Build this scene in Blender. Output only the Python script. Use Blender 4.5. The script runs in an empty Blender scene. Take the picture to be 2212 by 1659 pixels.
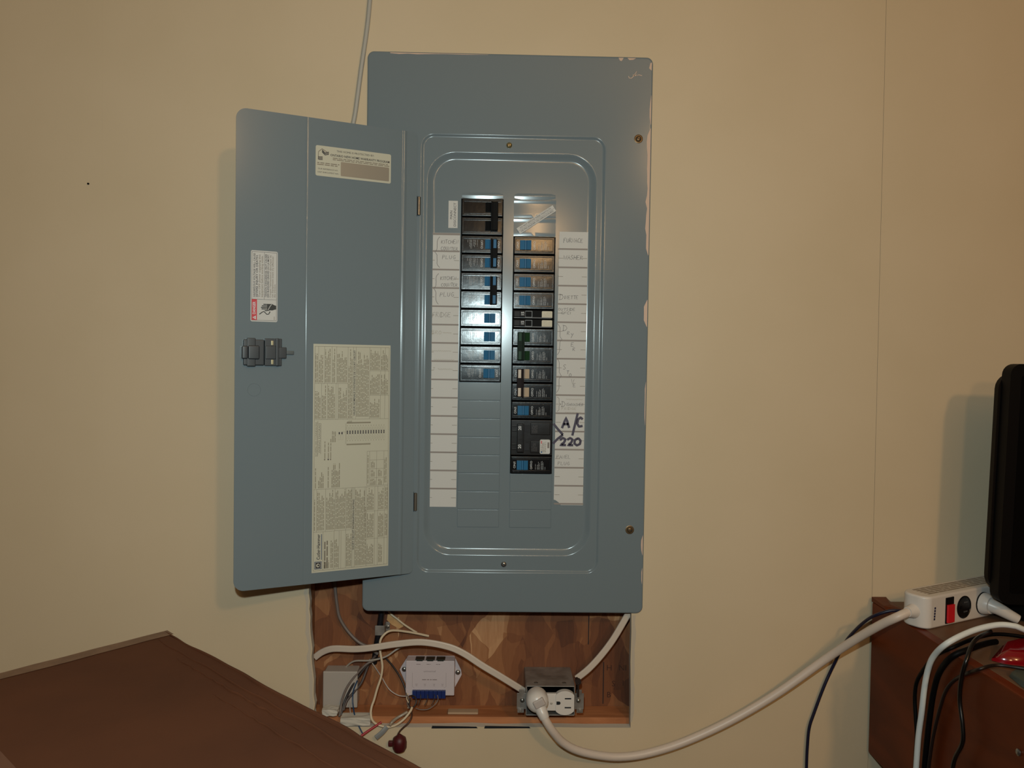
import bpy, bmesh, math, random
from mathutils import Vector, Matrix
from mathutils.geometry import tessellate_polygon

random.seed(7)
scene = bpy.context.scene
C = scene.collection

# ------------------------------------------------------------------ camera, light, exposure
W, H, F = 2212.0, 1659.0, 1805.0
ZC = 1.25                                           # height of the panel's centre above the floor
CAM = Vector((-0.01841, -1.14732, -0.03452 + ZC))
RX, RY, RZ = -0.02738, -0.01494, -0.02307
RM = Matrix.Rotation(RZ, 3, 'Z') @ Matrix.Rotation(RX, 3, 'X') @ Matrix.Rotation(RY, 3, 'Y')

cd = bpy.data.cameras.new('camera')
cam = bpy.data.objects.new('camera', cd)
C.objects.link(cam)
cd.sensor_width = 36.0
cd.lens = F * 36.0 / W
cd.clip_start = 0.01
right, fwd, up = RM.col[0], RM.col[1], RM.col[2]
m4 = Matrix.Identity(4)
for i in range(3):
    m4[i][0], m4[i][1], m4[i][2], m4[i][3] = right[i], up[i], -fwd[i], CAM[i]
cam.matrix_world = m4
scene.camera = cam

wd = bpy.data.worlds.new('world')
scene.world = wd
wd.use_nodes = True
wd.node_tree.nodes['Background'].inputs[0].default_value = (1.0, 0.64, 0.36, 1)
wd.node_tree.nodes['Background'].inputs[1].default_value = 0.045

# the camera's own flash, up and to the left of the lens
fl = bpy.data.lights.new('camera_flash', 'AREA')
fl.shape = 'DISK'; fl.size = 0.022; fl.energy = 5.3; fl.color = (0.80, 1.0, 1.02)
flo = bpy.data.objects.new('camera_flash', fl)
C.objects.link(flo)
flo.location = CAM + Vector((-0.022, 0.0, 0.098))
flo.rotation_euler = (math.radians(90), 0, math.radians(8))
# two warm bulbs hanging behind the photographer: the main one to the right, a dimmer one nearer the middle
for nm, watts, rad, loc in (('room_bulb', 27.0, 0.06, (0.77, -2.2, 0.80)), ('small_bulb', 13.5, 0.06, (0.155, -2.2, 0.455))):
    bl = bpy.data.lights.new(nm, 'POINT')
    bl.energy = watts; bl.color = (1.0, 0.60, 0.265); bl.shadow_soft_size = rad
    blo = bpy.data.objects.new(nm, bl)
    C.objects.link(blo)
    blo.location = (loc[0], loc[1], loc[2] + ZC)

vs = scene.view_settings
vs.view_transform = 'Standard'
vs.look = 'None'
vs.gamma = 1.0
vs.exposure = 0.0
vs.use_curve_mapping = False


# ------------------------------------------------------------------ measuring: a sight line meets a plane of the place
def ray(u, v):
    return RM @ Vector(((u - W / 2) / F, 1.0, -(v - H / 2) / F))


def at(u, v, Y=0.0):                                # plane parallel to the wall
    d = ray(u, v)
    return CAM + d * ((Y - CAM.y) / d.y)


def atx(u, v, X):                                   # plane of the desk's side
    d = ray(u, v)
    return CAM + d * ((X - CAM.x) / d.x)


def atz(u, v, Z):                                   # horizontal plane
    d = ray(u, v)
    return CAM + d * ((Z - CAM.z) / d.z)


# ------------------------------------------------------------------ materials
def lin(c):
    return tuple(((x / 255) / 12.92 if x / 255 <= 0.04045 else ((x / 255 + 0.055) / 1.055) ** 2.4) for x in c) + (1.0,)


MATS = {}


def mat(name, col, rough=0.5, metal=0.0, spec=0.5, bump=None, var=None, coat=0.0, trans=0.0):
    """bump = (scale, strength, distance); var = (scale, other colour)"""
    if name in MATS:
        return MATS[name]
    m = bpy.data.materials.new(name)
    m.use_nodes = True
    nt = m.node_tree
    b = nt.nodes['Principled BSDF']
    b.inputs['Base Color'].default_value = lin(col)
    b.inputs['Roughness'].default_value = rough
    b.inputs['Metallic'].default_value = metal
    b.inputs['Specular IOR Level'].default_value = spec
    if coat:
        b.inputs['Coat Weight'].default_value = coat
        b.inputs['Coat Roughness'].default_value = 0.12
    if trans:
        b.inputs['Transmission Weight'].default_value = trans
    tc = nt.nodes.new('ShaderNodeTexCoord')
    if bump:
        n = nt.nodes.new('ShaderNodeTexNoise')
        n.inputs['Scale'].default_value = bump[0]
        n.inputs['Detail'].default_value = 4
        nt.links.new(tc.outputs['Object'], n.inputs['Vector'])
        bp = nt.nodes.new('ShaderNodeBump')
        bp.inputs['Strength'].default_value = bump[1]
        bp.inputs['Distance'].default_value = bump[2]
        nt.links.new(n.outputs['Fac'], bp.inputs['Height'])
        nt.links.new(bp.outputs['Normal'], b.inputs['Normal'])
    if var:
        n2 = nt.nodes.new('ShaderNodeTexNoise')
        n2.inputs['Scale'].default_value = var[0]
        n2.inputs['Detail'].default_value = 5
        nt.links.new(tc.outputs['Object'], n2.inputs['Vector'])
        mx = nt.nodes.new('ShaderNodeMix')
        mx.data_type = 'RGBA'
        mx.inputs[6].default_value = lin(col)
        mx.inputs[7].default_value = lin(var[1])
        cr = nt.nodes.new('ShaderNodeValToRGB')
        cr.color_ramp.elements[0].position = 0.38
        cr.color_ramp.elements[1].position = 0.66
        nt.links.new(n2.outputs['Fac'], cr.inputs['Fac'])
        nt.links.new(cr.outputs['Color'], mx.inputs[0])
        nt.links.new(mx.outputs[2], b.inputs['Base Color'])
    MATS[name] = m
    return m


def osb_mat():
    m = bpy.data.materials.new('strand_board')
    m.use_nodes = True
    nt = m.node_tree
    L = nt.links.new
    b = nt.nodes['Principled BSDF']
    b.inputs['Roughness'].default_value = 0.62
    tc = nt.nodes.new('ShaderNodeTexCoord')
    cols = []
    for k, (sx, sz, rot, seed) in enumerate(((30, 9, 0.25, 0), (24, 11, -0.6, 3.1), (46, 18, 0.9, 7.7))):
        mp = nt.nodes.new('ShaderNodeMapping')
        mp.inputs['Scale'].default_value = (sx, 1, sz)
        mp.inputs['Rotation'].default_value = (0, rot, 0)
        mp.inputs['Location'].default_value = (seed, seed, seed)
        nz = nt.nodes.new('ShaderNodeTexNoise')
        nz.inputs['Scale'].default_value = 26
        mv = nt.nodes.new('ShaderNodeMix'); mv.data_type = 'VECTOR'
        mv.inputs[0].default_value = 0.018
        L(tc.outputs['Object'], nz.inputs['Vector'])
        L(tc.outputs['Object'], mv.inputs[4]); L(nz.outputs['Color'], mv.inputs[5])
        L(mv.outputs[1], mp.inputs['Vector'])
        vo = nt.nodes.new('ShaderNodeTexVoronoi')
        vo.inputs['Scale'].default_value = 1.0
        vo.inputs['Randomness'].default_value = 1.0
        L(mp.outputs['Vector'], vo.inputs['Vector'])
        sp = nt.nodes.new('ShaderNodeSeparateColor')
        L(vo.outputs['Color'], sp.inputs['Color'])
        cols.append(sp.outputs['Red'])
    a1 = nt.nodes.new('ShaderNodeMath'); a1.operation = 'ADD'
    a2 = nt.nodes.new('ShaderNodeMath'); a2.operation = 'MULTIPLY_ADD'
    L(cols[0], a1.inputs[0]); L(cols[1], a1.inputs[1])
    L(cols[2], a2.inputs[0]); a2.inputs[1].default_value = 0.6; L(a1.outputs[0], a2.inputs[2])
    gr = nt.nodes.new('ShaderNodeTexNoise')
    mg = nt.nodes.new('ShaderNodeMapping'); mg.inputs['Scale'].default_value = (260, 1, 30)
    L(tc.outputs['Object'], mg.inputs['Vector']); L(mg.outputs['Vector'], gr.inputs['Vector'])
    gr.inputs['Scale'].default_value = 1; gr.inputs['Detail'].default_value = 4
    a3 = nt.nodes.new('ShaderNodeMath'); a3.operation = 'MULTIPLY_ADD'
    L(gr.outputs['Fac'], a3.inputs[0]); a3.inputs[1].default_value = 0.45; L(a2.outputs[0], a3.inputs[2])
    mr = nt.nodes.new('ShaderNodeMapRange')
    mr.inputs['From Min'].default_value = 0.35; mr.inputs['From Max'].default_value = 2.6
    L(a3.outputs[0], mr.inputs['Value'])
    cr = nt.nodes.new('ShaderNodeValToRGB')
    e = cr.color_ramp.elements
    e[0].position = 0.0; e[0].color = lin((70, 36, 20))
    e[1].position = 1.0; e[1].color = lin((196, 150, 108))
    for p, c in ((0.22, (100, 56, 31)), (0.5, (128, 78, 45)), (0.78, (152, 101, 62))):
        x = e.new(p); x.color = lin(c)
    L(mr.outputs[0], cr.inputs['Fac']); L(cr.outputs['Color'], b.inputs['Base Color'])
    bp = nt.nodes.new('ShaderNodeBump'); bp.inputs['Strength'].default_value = 0.5; bp.inputs['Distance'].default_value = 0.0012
    L(a3.outputs[0], bp.inputs['Height']); L(bp.outputs['Normal'], b.inputs['Normal'])
    return m


def wood_mat(name, c0, c1, rough, sc=(3, 40, 40), spec=0.5):
    m = bpy.data.materials.new(name)
    m.use_nodes = True
    nt = m.node_tree
    L = nt.links.new
    b = nt.nodes['Principled BSDF']
    b.inputs['Roughness'].default_value = rough
    b.inputs['Specular IOR Level'].default_value = spec
    tc = nt.nodes.new('ShaderNodeTexCoord')
    mp = nt.nodes.new('ShaderNodeMapping'); mp.inputs['Scale'].default_value = sc
    n = nt.nodes.new('ShaderNodeTexNoise'); n.inputs['Scale'].default_value = 1; n.inputs['Detail'].default_value = 6
    n.inputs['Distortion'].default_value = 0.8
    L(tc.outputs['Object'], mp.inputs['Vector']); L(mp.outputs['Vector'], n.inputs['Vector'])
    cr = nt.nodes.new('ShaderNodeValToRGB')
    cr.color_ramp.elements[0].position = 0.3; cr.color_ramp.elements[0].color = lin(c0)
    cr.color_ramp.elements[1].position = 0.7; cr.color_ramp.elements[1].color = lin(c1)
    L(n.outputs['Fac'], cr.inputs['Fac']); L(cr.outputs['Color'], b.inputs['Base Color'])
    return m


PAINT = mat('beige_wall_paint', (207, 189, 160), 0.55, spec=0.3, bump=(420, 0.12, 0.0006), var=(5, (203, 185, 155)))
GYPSUM = mat('gypsum_edge', (196, 190, 178), 0.9)
TORN = mat('torn_paper', (190, 178, 160), 0.9)
GREY = mat('grey_enamel', (114, 126, 132), 0.17, spec=0.33, bump=(900, 0.012, 0.0004))
STEELD = mat('dark_enclosure', (70, 74, 76), 0.5, metal=0.3)
BLACK = mat('black_plastic', (13, 13, 15), 0.22, spec=0.3, bump=(160, 0.10, 0.001))
BLACKFACE = mat('black_gloss_face', (19, 18, 20), 0.17, bump=(38, 0.14, 0.0016), spec=0.28)
BROWNBLK = mat('brown_black_plastic', (24, 18, 16), 0.34, spec=0.18, bump=(120, 0.08, 0.001))
MATTEBAR = mat('matte_black_bar', (8, 8, 9), 0.6, spec=0.1)
BLUE = mat('blue_toggle', (40, 98, 138), 0.45, spec=0.18)
GREEN = mat('dark_green_toggle', (14, 52, 26), 0.45, spec=0.15)
IVORY = mat('ivory_toggle', (176, 158, 136), 0.4)
WHITEINK = mat('white_print', (205, 208, 210), 0.5)
GREYINK = mat('grey_print', (120, 112, 106), 0.6)
PAPER = mat('label_paper', (197, 196, 192), 0.55, spec=0.35, bump=(300, 0.05, 0.0005))
PAPERBAR = mat('strip_bar', (138, 130, 124), 0.6)
CREAMPAPER = mat('cream_sticker', (190, 188, 170), 0.5)
INK = mat('dark_ink', (46, 42, 50), 0.6)
FADEDINK = mat('faded_ink', (128, 118, 104), 0.7)
PENCIL = mat('pencil', (104, 98, 98), 0.7)
FAINT = mat('faint_pencil', (168, 160, 147), 0.7)
MARKER = mat('purple_black_marker', (40, 20, 52), 0.45)
RED = mat('danger_red', (196, 34, 48), 0.45)
SILVERPATCH = mat('silver_patch', (150, 146, 136), 0.35, metal=0.3)
BRASS = mat('brass', (112, 92, 66), 0.42, metal=0.7)
STEEL = mat('bare_steel', (150, 150, 146), 0.32, metal=0.9)
GALV = mat('galvanised_steel', (150, 145, 140), 0.42, metal=0.35, bump=(60, 0.15, 0.002), var=(45, (118, 112, 106)))
OSB = osb_mat()
STUD = wood_mat('stud_wood', (112, 70, 40), (158, 106, 66), 0.7, (8, 60, 60))
LEDGE = wood_mat('ledge_wood', (150, 92, 54), (188, 124, 80), 0.7, (9, 60, 60))
DESK = wood_mat('desk_wood', (84, 32, 10), (112, 46, 16), 0.4, (14, 5, 22), 0.15)
DESKTOP = wood_mat('desk_top_wood', (100, 74, 56), (118, 90, 68), 0.55, (14, 4, 20), 0.25)
CARD = mat('brown_cardboard', (98, 59, 38), 0.75, spec=0.3, var=(9, (90, 54, 35)), bump=(160, 0.15, 0.001))
TAPE = mat('packing_tape', (128, 98, 78), 0.4, var=(60, (112, 84, 66)))
WHITEPL = mat('white_plastic', (214, 208, 202), 0.32)
OFFWHITE = mat('off_white_plastic', (170, 162, 154), 0.5)
LILAC = mat('pale_lilac_plastic', (200, 190, 194), 0.45)
NAVY = mat('navy_terminal', (26, 44, 104), 0.4)
NMJ = mat('cable_jacket', (206, 192, 178), 0.38)
CREAMW = mat('cream_wire', (206, 188, 160), 0.45)
CORDW = mat('white_cord', (208, 194, 182), 0.42)
COLDW = mat('cool_white_cable', (216, 222, 222), 0.4)
GREYW = mat('grey_wire', (112, 100, 94), 0.45)
DARKW = mat('dark_wire', (44, 38, 38), 0.4)
BLUEW = mat('blue_wire', (26, 60, 96), 0.4)
BLUEBLK = mat('blue_black_cord', (20, 22, 48), 0.4)
REDW = mat('red_wire', (160, 36, 44), 0.45)
MAROON = mat('maroon_plastic', (74, 12, 18), 0.5)
REDGLOSS = mat('red_gloss', (124, 4, 18), 0.15, coat=0.4)
MATTEBLK = mat('matte_black', (6, 5, 6), 0.55, spec=0.15)
SLATE = mat('slate_plastic', (44, 49, 54), 0.42)
GREYGREEN = mat('grey_green_cloth', (70, 76, 68), 0.8)
HOLE = mat('slot_black', (14, 18, 26), 0.7)
FLOORM = mat('grey_floor_paint', (104, 98, 90), 0.6, var=(3, (90, 84, 78)))
CEILM = mat('ceiling_white', (205, 198, 186), 0.8, bump=(60, 0.1, 0.002))


# ------------------------------------------------------------------ mesh builder
_box_cache = {}


class MB:
    def __init__(self, s=1.0):
        self.v, self.f, self.m, self.s = [], [], [], s

    def add(self, vs_, fs, mi=0):
        o = len(self.v)
        self.v.extend([tuple(p) for p in vs_])
        for f in fs:
            self.f.append([o + i for i in f])
            self.m.append(mi)

    def box(self, x0, x1, y0, y1, z0, z1, bev=0.0, mi=0, seg=2, M=None):
        if bev:
            bm = bmesh.new()
            r = bmesh.ops.create_cube(bm, size=1.0)
            for v in bm.verts:
                v.co = Vector(((x0 + x1) / 2 + v.co.x * (x1 - x0), (y0 + y1) / 2 + v.co.y * (y1 - y0), (z0 + z1) / 2 + v.co.z * (z1 - z0)))
            bmesh.ops.bevel(bm, geom=bm.edges[:], offset=bev, segments=seg, profile=0.5, affect='EDGES')
            bm.verts.index_update()
            vs_ = [v.co.copy() for v in bm.verts]
            fs = [[v.index for v in f.verts] for f in bm.faces]
            bm.free()
        else:
            vs_ = [Vector(p) for p in ((x0, y0, z0), (x1, y0, z0), (x1, y1, z0), (x0, y1, z0), (x0, y0, z1), (x1, y0, z1), (x1, y1, z1), (x0, y1, z1))]
            fs = [(0, 3, 2, 1), (4, 5, 6, 7), (0, 1, 5, 4), (1, 2, 6, 5), (2, 3, 7, 6), (3, 0, 4, 7)]
        if M is not None:
            vs_ = [M @ p for p in vs_]
        self.add(vs_, fs, mi)

    def prism(self, poly, y0, y1, mi=0, holes=(), mi_side=None, M=None):
        """polygon in (x, z), from y0 (front) to y1 (back)"""
        loops = [poly] + list(holes)
        flat = [p for l in loops for p in l]
        tris = tessellate_polygon([[Vector((p[0], p[1], 0)) for p in l] for l in loops])
        n = len(flat)
        vs_ = [Vector((p[0], y0, p[1])) for p in flat] + [Vector((p[0], y1, p[1])) for p in flat]
        tri = []
        for t in tris:
            a, b, c = (flat[i] for i in t)
            area = (b[0] - a[0]) * (c[1] - a[1]) - (b[1] - a[1]) * (c[0] - a[0])
            if abs(area) < 1e-14:
                continue
            tri.append(t if area > 0 else (t[0], t[2], t[1]))      # ccw in x,z faces -y
        fs_f = [tuple(t) for t in tri]
        fs_b = [tuple(n + i for i in reversed(t)) for t in tri]
        sides = []
        o = 0
        for k, l in enumerate(loops):
            area = sum(l[i][0] * l[(i + 1) % len(l)][1] - l[(i + 1) % len(l)][0] * l[i][1] for i in range(len(l)))
            flip = (area > 0) if k == 0 else (area < 0)
            for i in range(len(l)):
                a, b = o + i, o + (i + 1) % len(l)
                sides.append((b, a, n + a, n + b) if flip else (a, b, n + b, n + a))
            o += len(l)
        if M is not None:
            vs_ = [M @ p for p in vs_]
        base = len(self.v)
        self.add(vs_, fs_f + fs_b, mi)
        ms = mi if mi_side is None else mi_side
        for f in sides:
            self.f.append([base + i for i in f]); self.m.append(ms)

    def flat(self, poly, y, mi=0):
        """a printed shape lying on a face that looks along -y"""
        tris = tessellate_polygon([[Vector((p[0], p[1], 0)) for p in poly]])
        out = []
        for t in tris:
            a, b, c = (poly[i] for i in t)
            area = (b[0] - a[0]) * (c[1] - a[1]) - (b[1] - a[1]) * (c[0] - a[0])
            if abs(area) > 1e-14:
                out.append(t if area > 0 else (t[0], t[2], t[1]))
        self.add([(p[0], y, p[1]) for p in poly], out, mi)

    def rect(self, x0, x1, z0, z1, y, mi=0):
        self.add([(x0, y, z0), (x1, y, z0), (x1, y, z1), (x0, y, z1)], [(0, 1, 2, 3)], mi)

    def frame(self, x0, x1, z0, z1, w, y, mi=0):
        self.rect(x0, x1, z0, z0 + w, y, mi); self.rect(x0, x1, z1 - w, z1, y, mi)
        self.rect(x0, x0 + w, z0 + w, z1 - w, y, mi); self.rect(x1 - w, x1, z0 + w, z1 - w, y, mi)

    def stroke(self, pts, w, y, mi=0):
        """a pen line of width w in the (x, z) plane"""
        P = [Vector((p[0], p[1])) for p in pts]
        L, R = [], []
        for i in range(len(P)):
            d = (P[min(i + 1, len(P) - 1)] - P[max(i - 1, 0)])
            d = d.normalized() if d.length > 1e-9 else Vector((1, 0))
            n = Vector((-d.y, d.x)) * w / 2
            L.append(P[i] + n); R.append(P[i] - n)
        vs_ = [(p.x, y, p.y) for p in L] + [(p.x, y, p.y) for p in R]
        k = len(P)
        self.add(vs_, [(k + i, k + i + 1, i + 1, i) for i in range(k - 1)], mi)

    def disc(self, x, z, r, y, mi=0, n=20, rz=None):
        rz = rz or r
        self.add([(x + r * math.cos(2 * math.pi * i / n), y, z + rz * math.sin(2 * math.pi * i / n)) for i in range(n)], [tuple(range(n))], mi)

    def lathe(self, prof, c, n=20, axis='y', mi=0, M=None):
        """prof = [(radius, height)] turned about an axis through c"""
        vs_, fs = [], []
        for r, h in prof:
            for i in range(n):
                a = 2 * math.pi * i / n
                p = {'y': (r * math.cos(a), h, r * math.sin(a)), 'z': (r * math.cos(a), r * math.sin(a), h), 'x': (h, r * math.cos(a), r * math.sin(a))}[axis]
                vs_.append(Vector((c[0] + p[0], c[1] + p[1], c[2] + p[2])))
        for k in range(len(prof) - 1):
            for i in range(n):
                j = (i + 1) % n
                fs.append((k * n + i, k * n + j, (k + 1) * n + j, (k + 1) * n + i))
        fs.append(tuple(range(n)))
        fs.append(tuple(reversed(range((len(prof) - 1) * n, len(prof) * n))))
        if M is not None:
            vs_ = [M @ p for p in vs_]
        self.add(vs_, fs, mi)

    def tube(self, pts, r, n=10, sub=6, flat=None, mi=0, taper=None):
        """smooth round cable through pts; flat = list of (across, depth) for a shaped section, across lying parallel to the wall"""
        P = [Vector(p) for p in pts]
        Q = []
        for i in range(len(P) - 1):
            p0, p1, p2, p3 = P[max(i - 1, 0)], P[i], P[i + 1], P[min(i + 2, len(P) - 1)]
            for k in range(sub):
                t = k / sub
                Q.append(0.5 * ((2 * p1) + (p2 - p0) * t + (2 * p0 - 5 * p1 + 4 * p2 - p3) * t * t + (3 * p1 - p0 - 3 * p2 + p3) * t ** 3))
        Q.append(P[-1])
        sec = flat or [(r * math.cos(2 * math.pi * i / n), r * math.sin(2 * math.pi * i / n)) for i in range(n)]
        n = len(sec)
        nrm = None
        vs_ = []
        for i, q in enumerate(Q):
            t = (Q[min(i + 1, len(Q) - 1)] - Q[max(i - 1, 0)]).normalized()
            if nrm is None or flat:
                nn = Vector((0, 1, 0)) - t * t.y
                if nn.length < 0.2:
                    nn = nrm if nrm is not None else Vector((0, 0, 1)) - t * t.z
            else:
                nn = nrm - t * nrm.dot(t)
            nrm = nn.normalized()
            b = t.cross(nrm)
            k = 1.0 if taper is None else taper(i / (len(Q) - 1))
            for a, d in sec:
                vs_.append(q + b * a * k + nrm * d * k)
        fs = []
        for k in range(len(Q) - 1):
            for i in range(n):
                j = (i + 1) % n
                fs.append((k * n + j, k * n + i, (k + 1) * n + i, (k + 1) * n + j))
        fs.append(tuple(range(n)))
        fs.append(tuple(reversed(range((len(Q) - 1) * n, len(Q) * n))))
        self.add(vs_, fs, mi)

    def text(self, s, x, z, h, y, mi=0, rot=0.0, width=None, align='CENTER', bold=0.0):
        vs_, fs, bb = glyphs(s, align, bold)
        k = h
        kx = k if width is None else width / max(bb, 1e-6)
        c, sn = math.cos(rot), math.sin(rot)
        out = []
        for a, b in vs_:
            a, b = a * kx, b * k
            out.append((x + a * c - b * sn, y, z + a * sn + b * c))
        self.add(out, fs, mi)

    def words(self, x0, x1, z0, z1, pitch, y, mi, thick=0.45, vertical=True, ragged=0.3):
        """lines of print too small to read; vertical = the lines run up the label"""
        if vertical:
            x = x0 + pitch / 2
            while x < x1 - pitch * 0.3:
                z = z0
                end = z1 - (z1 - z0) * (random.random() ** 2) * ragged
                while z < end:
                    w = random.uniform(1.2, 5.0) * pitch
                    self.rect(x - pitch * thick / 2, x + pitch * thick / 2, z, min(z + w, end), y, mi)
                    z += w + pitch * 0.55
                x += pitch
        else:
            z = z1 - pitch / 2
            while z > z0 + pitch * 0.3:
                x = x0
                end = x1 - (x1 - x0) * (random.random() ** 2) * ragged
                while x < end:
                    w = random.uniform(1.2, 5.0) * pitch
                    self.rect(x, min(x + w, end), z - pitch * thick / 2, z + pitch * thick / 2, y, mi)
                    x += w + pitch * 0.55
                z -= pitch

    def build(self, name, mats, parent=None, loc=(0, 0, 0), smooth=True, ang=40, rotz=0.0, roty=0.0):
        me = bpy.data.meshes.new(name)
        s = self.s
        me.from_pydata([(p[0] * s, p[1] * s, p[2] * s) for p in self.v], [], self.f)
        if not isinstance(mats, (list, tuple)):
            mats = [mats]
        for m in mats:
            me.materials.append(m)
        me.polygons.foreach_set('material_index', self.m)
        me.update()
        if smooth:
            me.shade_smooth()
            me.set_sharp_from_angle(angle=math.radians(ang))
        o = bpy.data.objects.new(name, me)
        if smooth:
            wn = o.modifiers.new('weighted_normal', 'WEIGHTED_NORMAL')
            wn.keep_sharp = True
            wn.weight = 100
        C.objects.link(o)
        o.location = loc
        o.rotation_euler = (0, roty, rotz)
        if parent:
            o.parent = parent
        return o


_gl = {}


def glyphs(s, align, bold):
    key = (s, align, bold)
    if key not in _gl:
        cu = bpy.data.curves.new('t', 'FONT')
        cu.body = s
        cu.align_x = align
        cu.align_y = 'CENTER'
        cu.resolution_u = 2
        cu.offset = bold
        cu.size = 1.38                              # capital letters come out one unit tall
        ob = bpy.data.objects.new('t', cu)
        C.objects.link(ob)
        dg = bpy.context.evaluated_depsgraph_get()
        me = bpy.data.meshes.new_from_object(ob.evaluated_get(dg))
        vs_ = [(v.co.x, v.co.y) for v in me.vertices]
        fs = [tuple(p.vertices) for p in me.polygons]
        out = []
        for f in fs:
            a = sum(vs_[f[i]][0] * vs_[f[(i + 1) % len(f)]][1] - vs_[f[(i + 1) % len(f)]][0] * vs_[f[i]][1] for i in range(len(f)))
            out.append(f if a > 0 else tuple(reversed(f)))
        xs = [p[0] for p in vs_] or [0, 1]
        _gl[key] = (vs_, out, max(xs) - min(xs))
        bpy.data.objects.remove(ob)
        bpy.data.curves.remove(cu)
        bpy.data.meshes.remove(me)
    return _gl[key]


def rrect(x0, x1, z0, z1, r, n=6):
    """rounded rectangle, counter-clockwise in (x, z)"""
    out = []
    for cx, cz, a0 in ((x1 - r, z0 + r, -90), (x1 - r, z1 - r, 0), (x0 + r, z1 - r, 90), (x0 + r, z0 + r, 180)):
        for i in range(n + 1):
            a = math.radians(a0 + 90 * i / n)
            out.append((cx + r * math.cos(a), cz + r * math.sin(a)))
    return out


def tag(o, label, cat, group=None, kind=None):
    if label: o['label'] = label
    if cat: o['category'] = cat
    if group: o['group'] = group
    if kind: o['kind'] = kind
    return o


def empty(name, loc=(0, 0, 0), label=None, cat=None, group=None, rotz=0.0, roty=0.0):
    o = bpy.data.objects.new(name, None)
    o.empty_display_size = 0.02
    C.objects.link(o)
    o.location = loc
    o.rotation_euler = (0, roty, rotz)
    return tag(o, label, cat, group)


# hand-printed capitals, one unit tall
HAND = {
    'A': [[(0, 0), (.32, 1), (.68, -.02)], [(.14, .42), (.56, .4)]],
    'B': [[(0, 0), (0, 1), (.45, .9), (.42, .62), (0, .52), (.52, .4), (.48, .06), (0, 0)]],
    'C': [[(.62, .86), (.34, 1), (.05, .7), (.03, .3), (.3, 0), (.62, .12)]],
    'D': [[(.05, 0), (.05, 1)], [(-.12, 1), (.4, .9), (.68, .5), (.45, .12), (-.12, 0)]],
    'E': [[(.55, 1), (0, .96), (0, 0), (.58, .04)], [(0, .52), (.42, .52)]],
    'F': [[(.6, 1), (.05, .95), (0, -.1)], [(.02, .55), (.42, .57)]],
    'G': [[(.6, .88), (.3, 1), (.02, .5), (.3, 0), (.6, .18), (.58, .45), (.32, .45)]],
    'H': [[(0, 0), (.03, 1)], [(.55, 0), (.6, 1)], [(0, .48), (.58, .5)]],
    'I': [[(.12, 0), (.14, 1)]],
    'K': [[(0, 0), (.02, 1)], [(.6, .96), (.02, .45), (.62, .02)]],
    'L': [[(.04, 1), (0, .02), (.55, .06)]],
    'M': [[(0, 0), (.1, 1), (.35, .3), (.6, 1), (.72, 0)]],
    'N': [[(0, 0), (.05, 1), (.52, .02), (.58, 1)]],
    'O': [[(.3, 1), (.05, .75), (.03, .3), (.28, 0), (.55, .25), (.56, .7), (.3, 1)]],
    'P': [[(.02, -.05), (.05, 1), (.48, .92), (.5, .6), (.05, .48)]],
    'R': [[(0, 0), (.05, 1), (.48, .9), (.46, .62), (.05, .5), (.6, 0)]],
    'S': [[(.56, .9), (.28, 1), (.04, .76), (.3, .52), (.52, .26), (.3, 0), (0, .12)]],
    'T': [[(0, .98), (.66, 1)], [(.34, 1), (.32, 0)]],
    'U': [[(0, 1), (.05, .2), (.26, 0), (.5, .2), (.55, 1)]],
    'V': [[(0, 1), (.3, 0), (.58, 1)]],
    'W': [[(0, 1), (.16, 0), (.38, .7), (.56, 0), (.78, 1)]],
    'Y': [[(0, 1), (.28, .5)], [(.58, 1), (.08, -.3)]],
    '/': [[(0, -.15), (.45, 1.15)]],
    '0': [[(.3, 1), (.05, .75), (.03, .3), (.28, 0), (.55, .25), (.56, .7), (.3, 1)]],
    '2': [[(0, .75), (.2, 1), (.48, .88), (.4, .5), (0, .02), (.6, .04)]],
}


def hand(mb, s, x, z, h, w, y, mi, width=None, jit=0.04, slant=0.08, dz=0.0):
    """write s from x with the baseline at z; dz = rise per letter"""
    adv = []
    for ch in s:
        adv.append(0.5 if ch == ' ' else (0.34 if ch == 'I' else (0.95 if ch in 'WM' else 0.80)))
    k = h if width is None else width / sum(adv)
    for i, ch in enumerate(s):
        ox = x + k * sum(adv[:i])
        oz = z + dz * i + random.uniform(-1, 1) * jit * h
        sc = 1 + random.uniform(-1, 1) * 0.10
        for st in HAND.get(ch, []):
            pts = [(ox + k * (a + slant * b), oz + h * sc * b) for a, b in st]
            mb.stroke(pts, w, y, mi)


def squiggle(mb, x0, x1, z, a, n, w, y, mi):
    pts = []
    for i in range(n * 4):
        t = i / (n * 4 - 1)
        pts.append((x0 + (x1 - x0) * t, z + a * math.sin(i * 1.9) * random.uniform(.4, 1)))
    mb.stroke(pts, w, y, mi)


def brace(mb, x, z0, z1, w, bw, y, mi):
    """a curly brace; bw > 0 points left"""
    pts = []
    for i in range(29):
        t = i / 28
        a = abs(t - .5) * 2
        off = -.6 * max(0, 1 - a / .22) ** 1.5 + .7 * max(0, (a - .72) / .28) ** 1.6
        pts.append((x + bw * (off + random.uniform(-.03, .03)), z1 + (z0 - z1) * t))
    mb.stroke(pts, w, y, mi)


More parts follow.
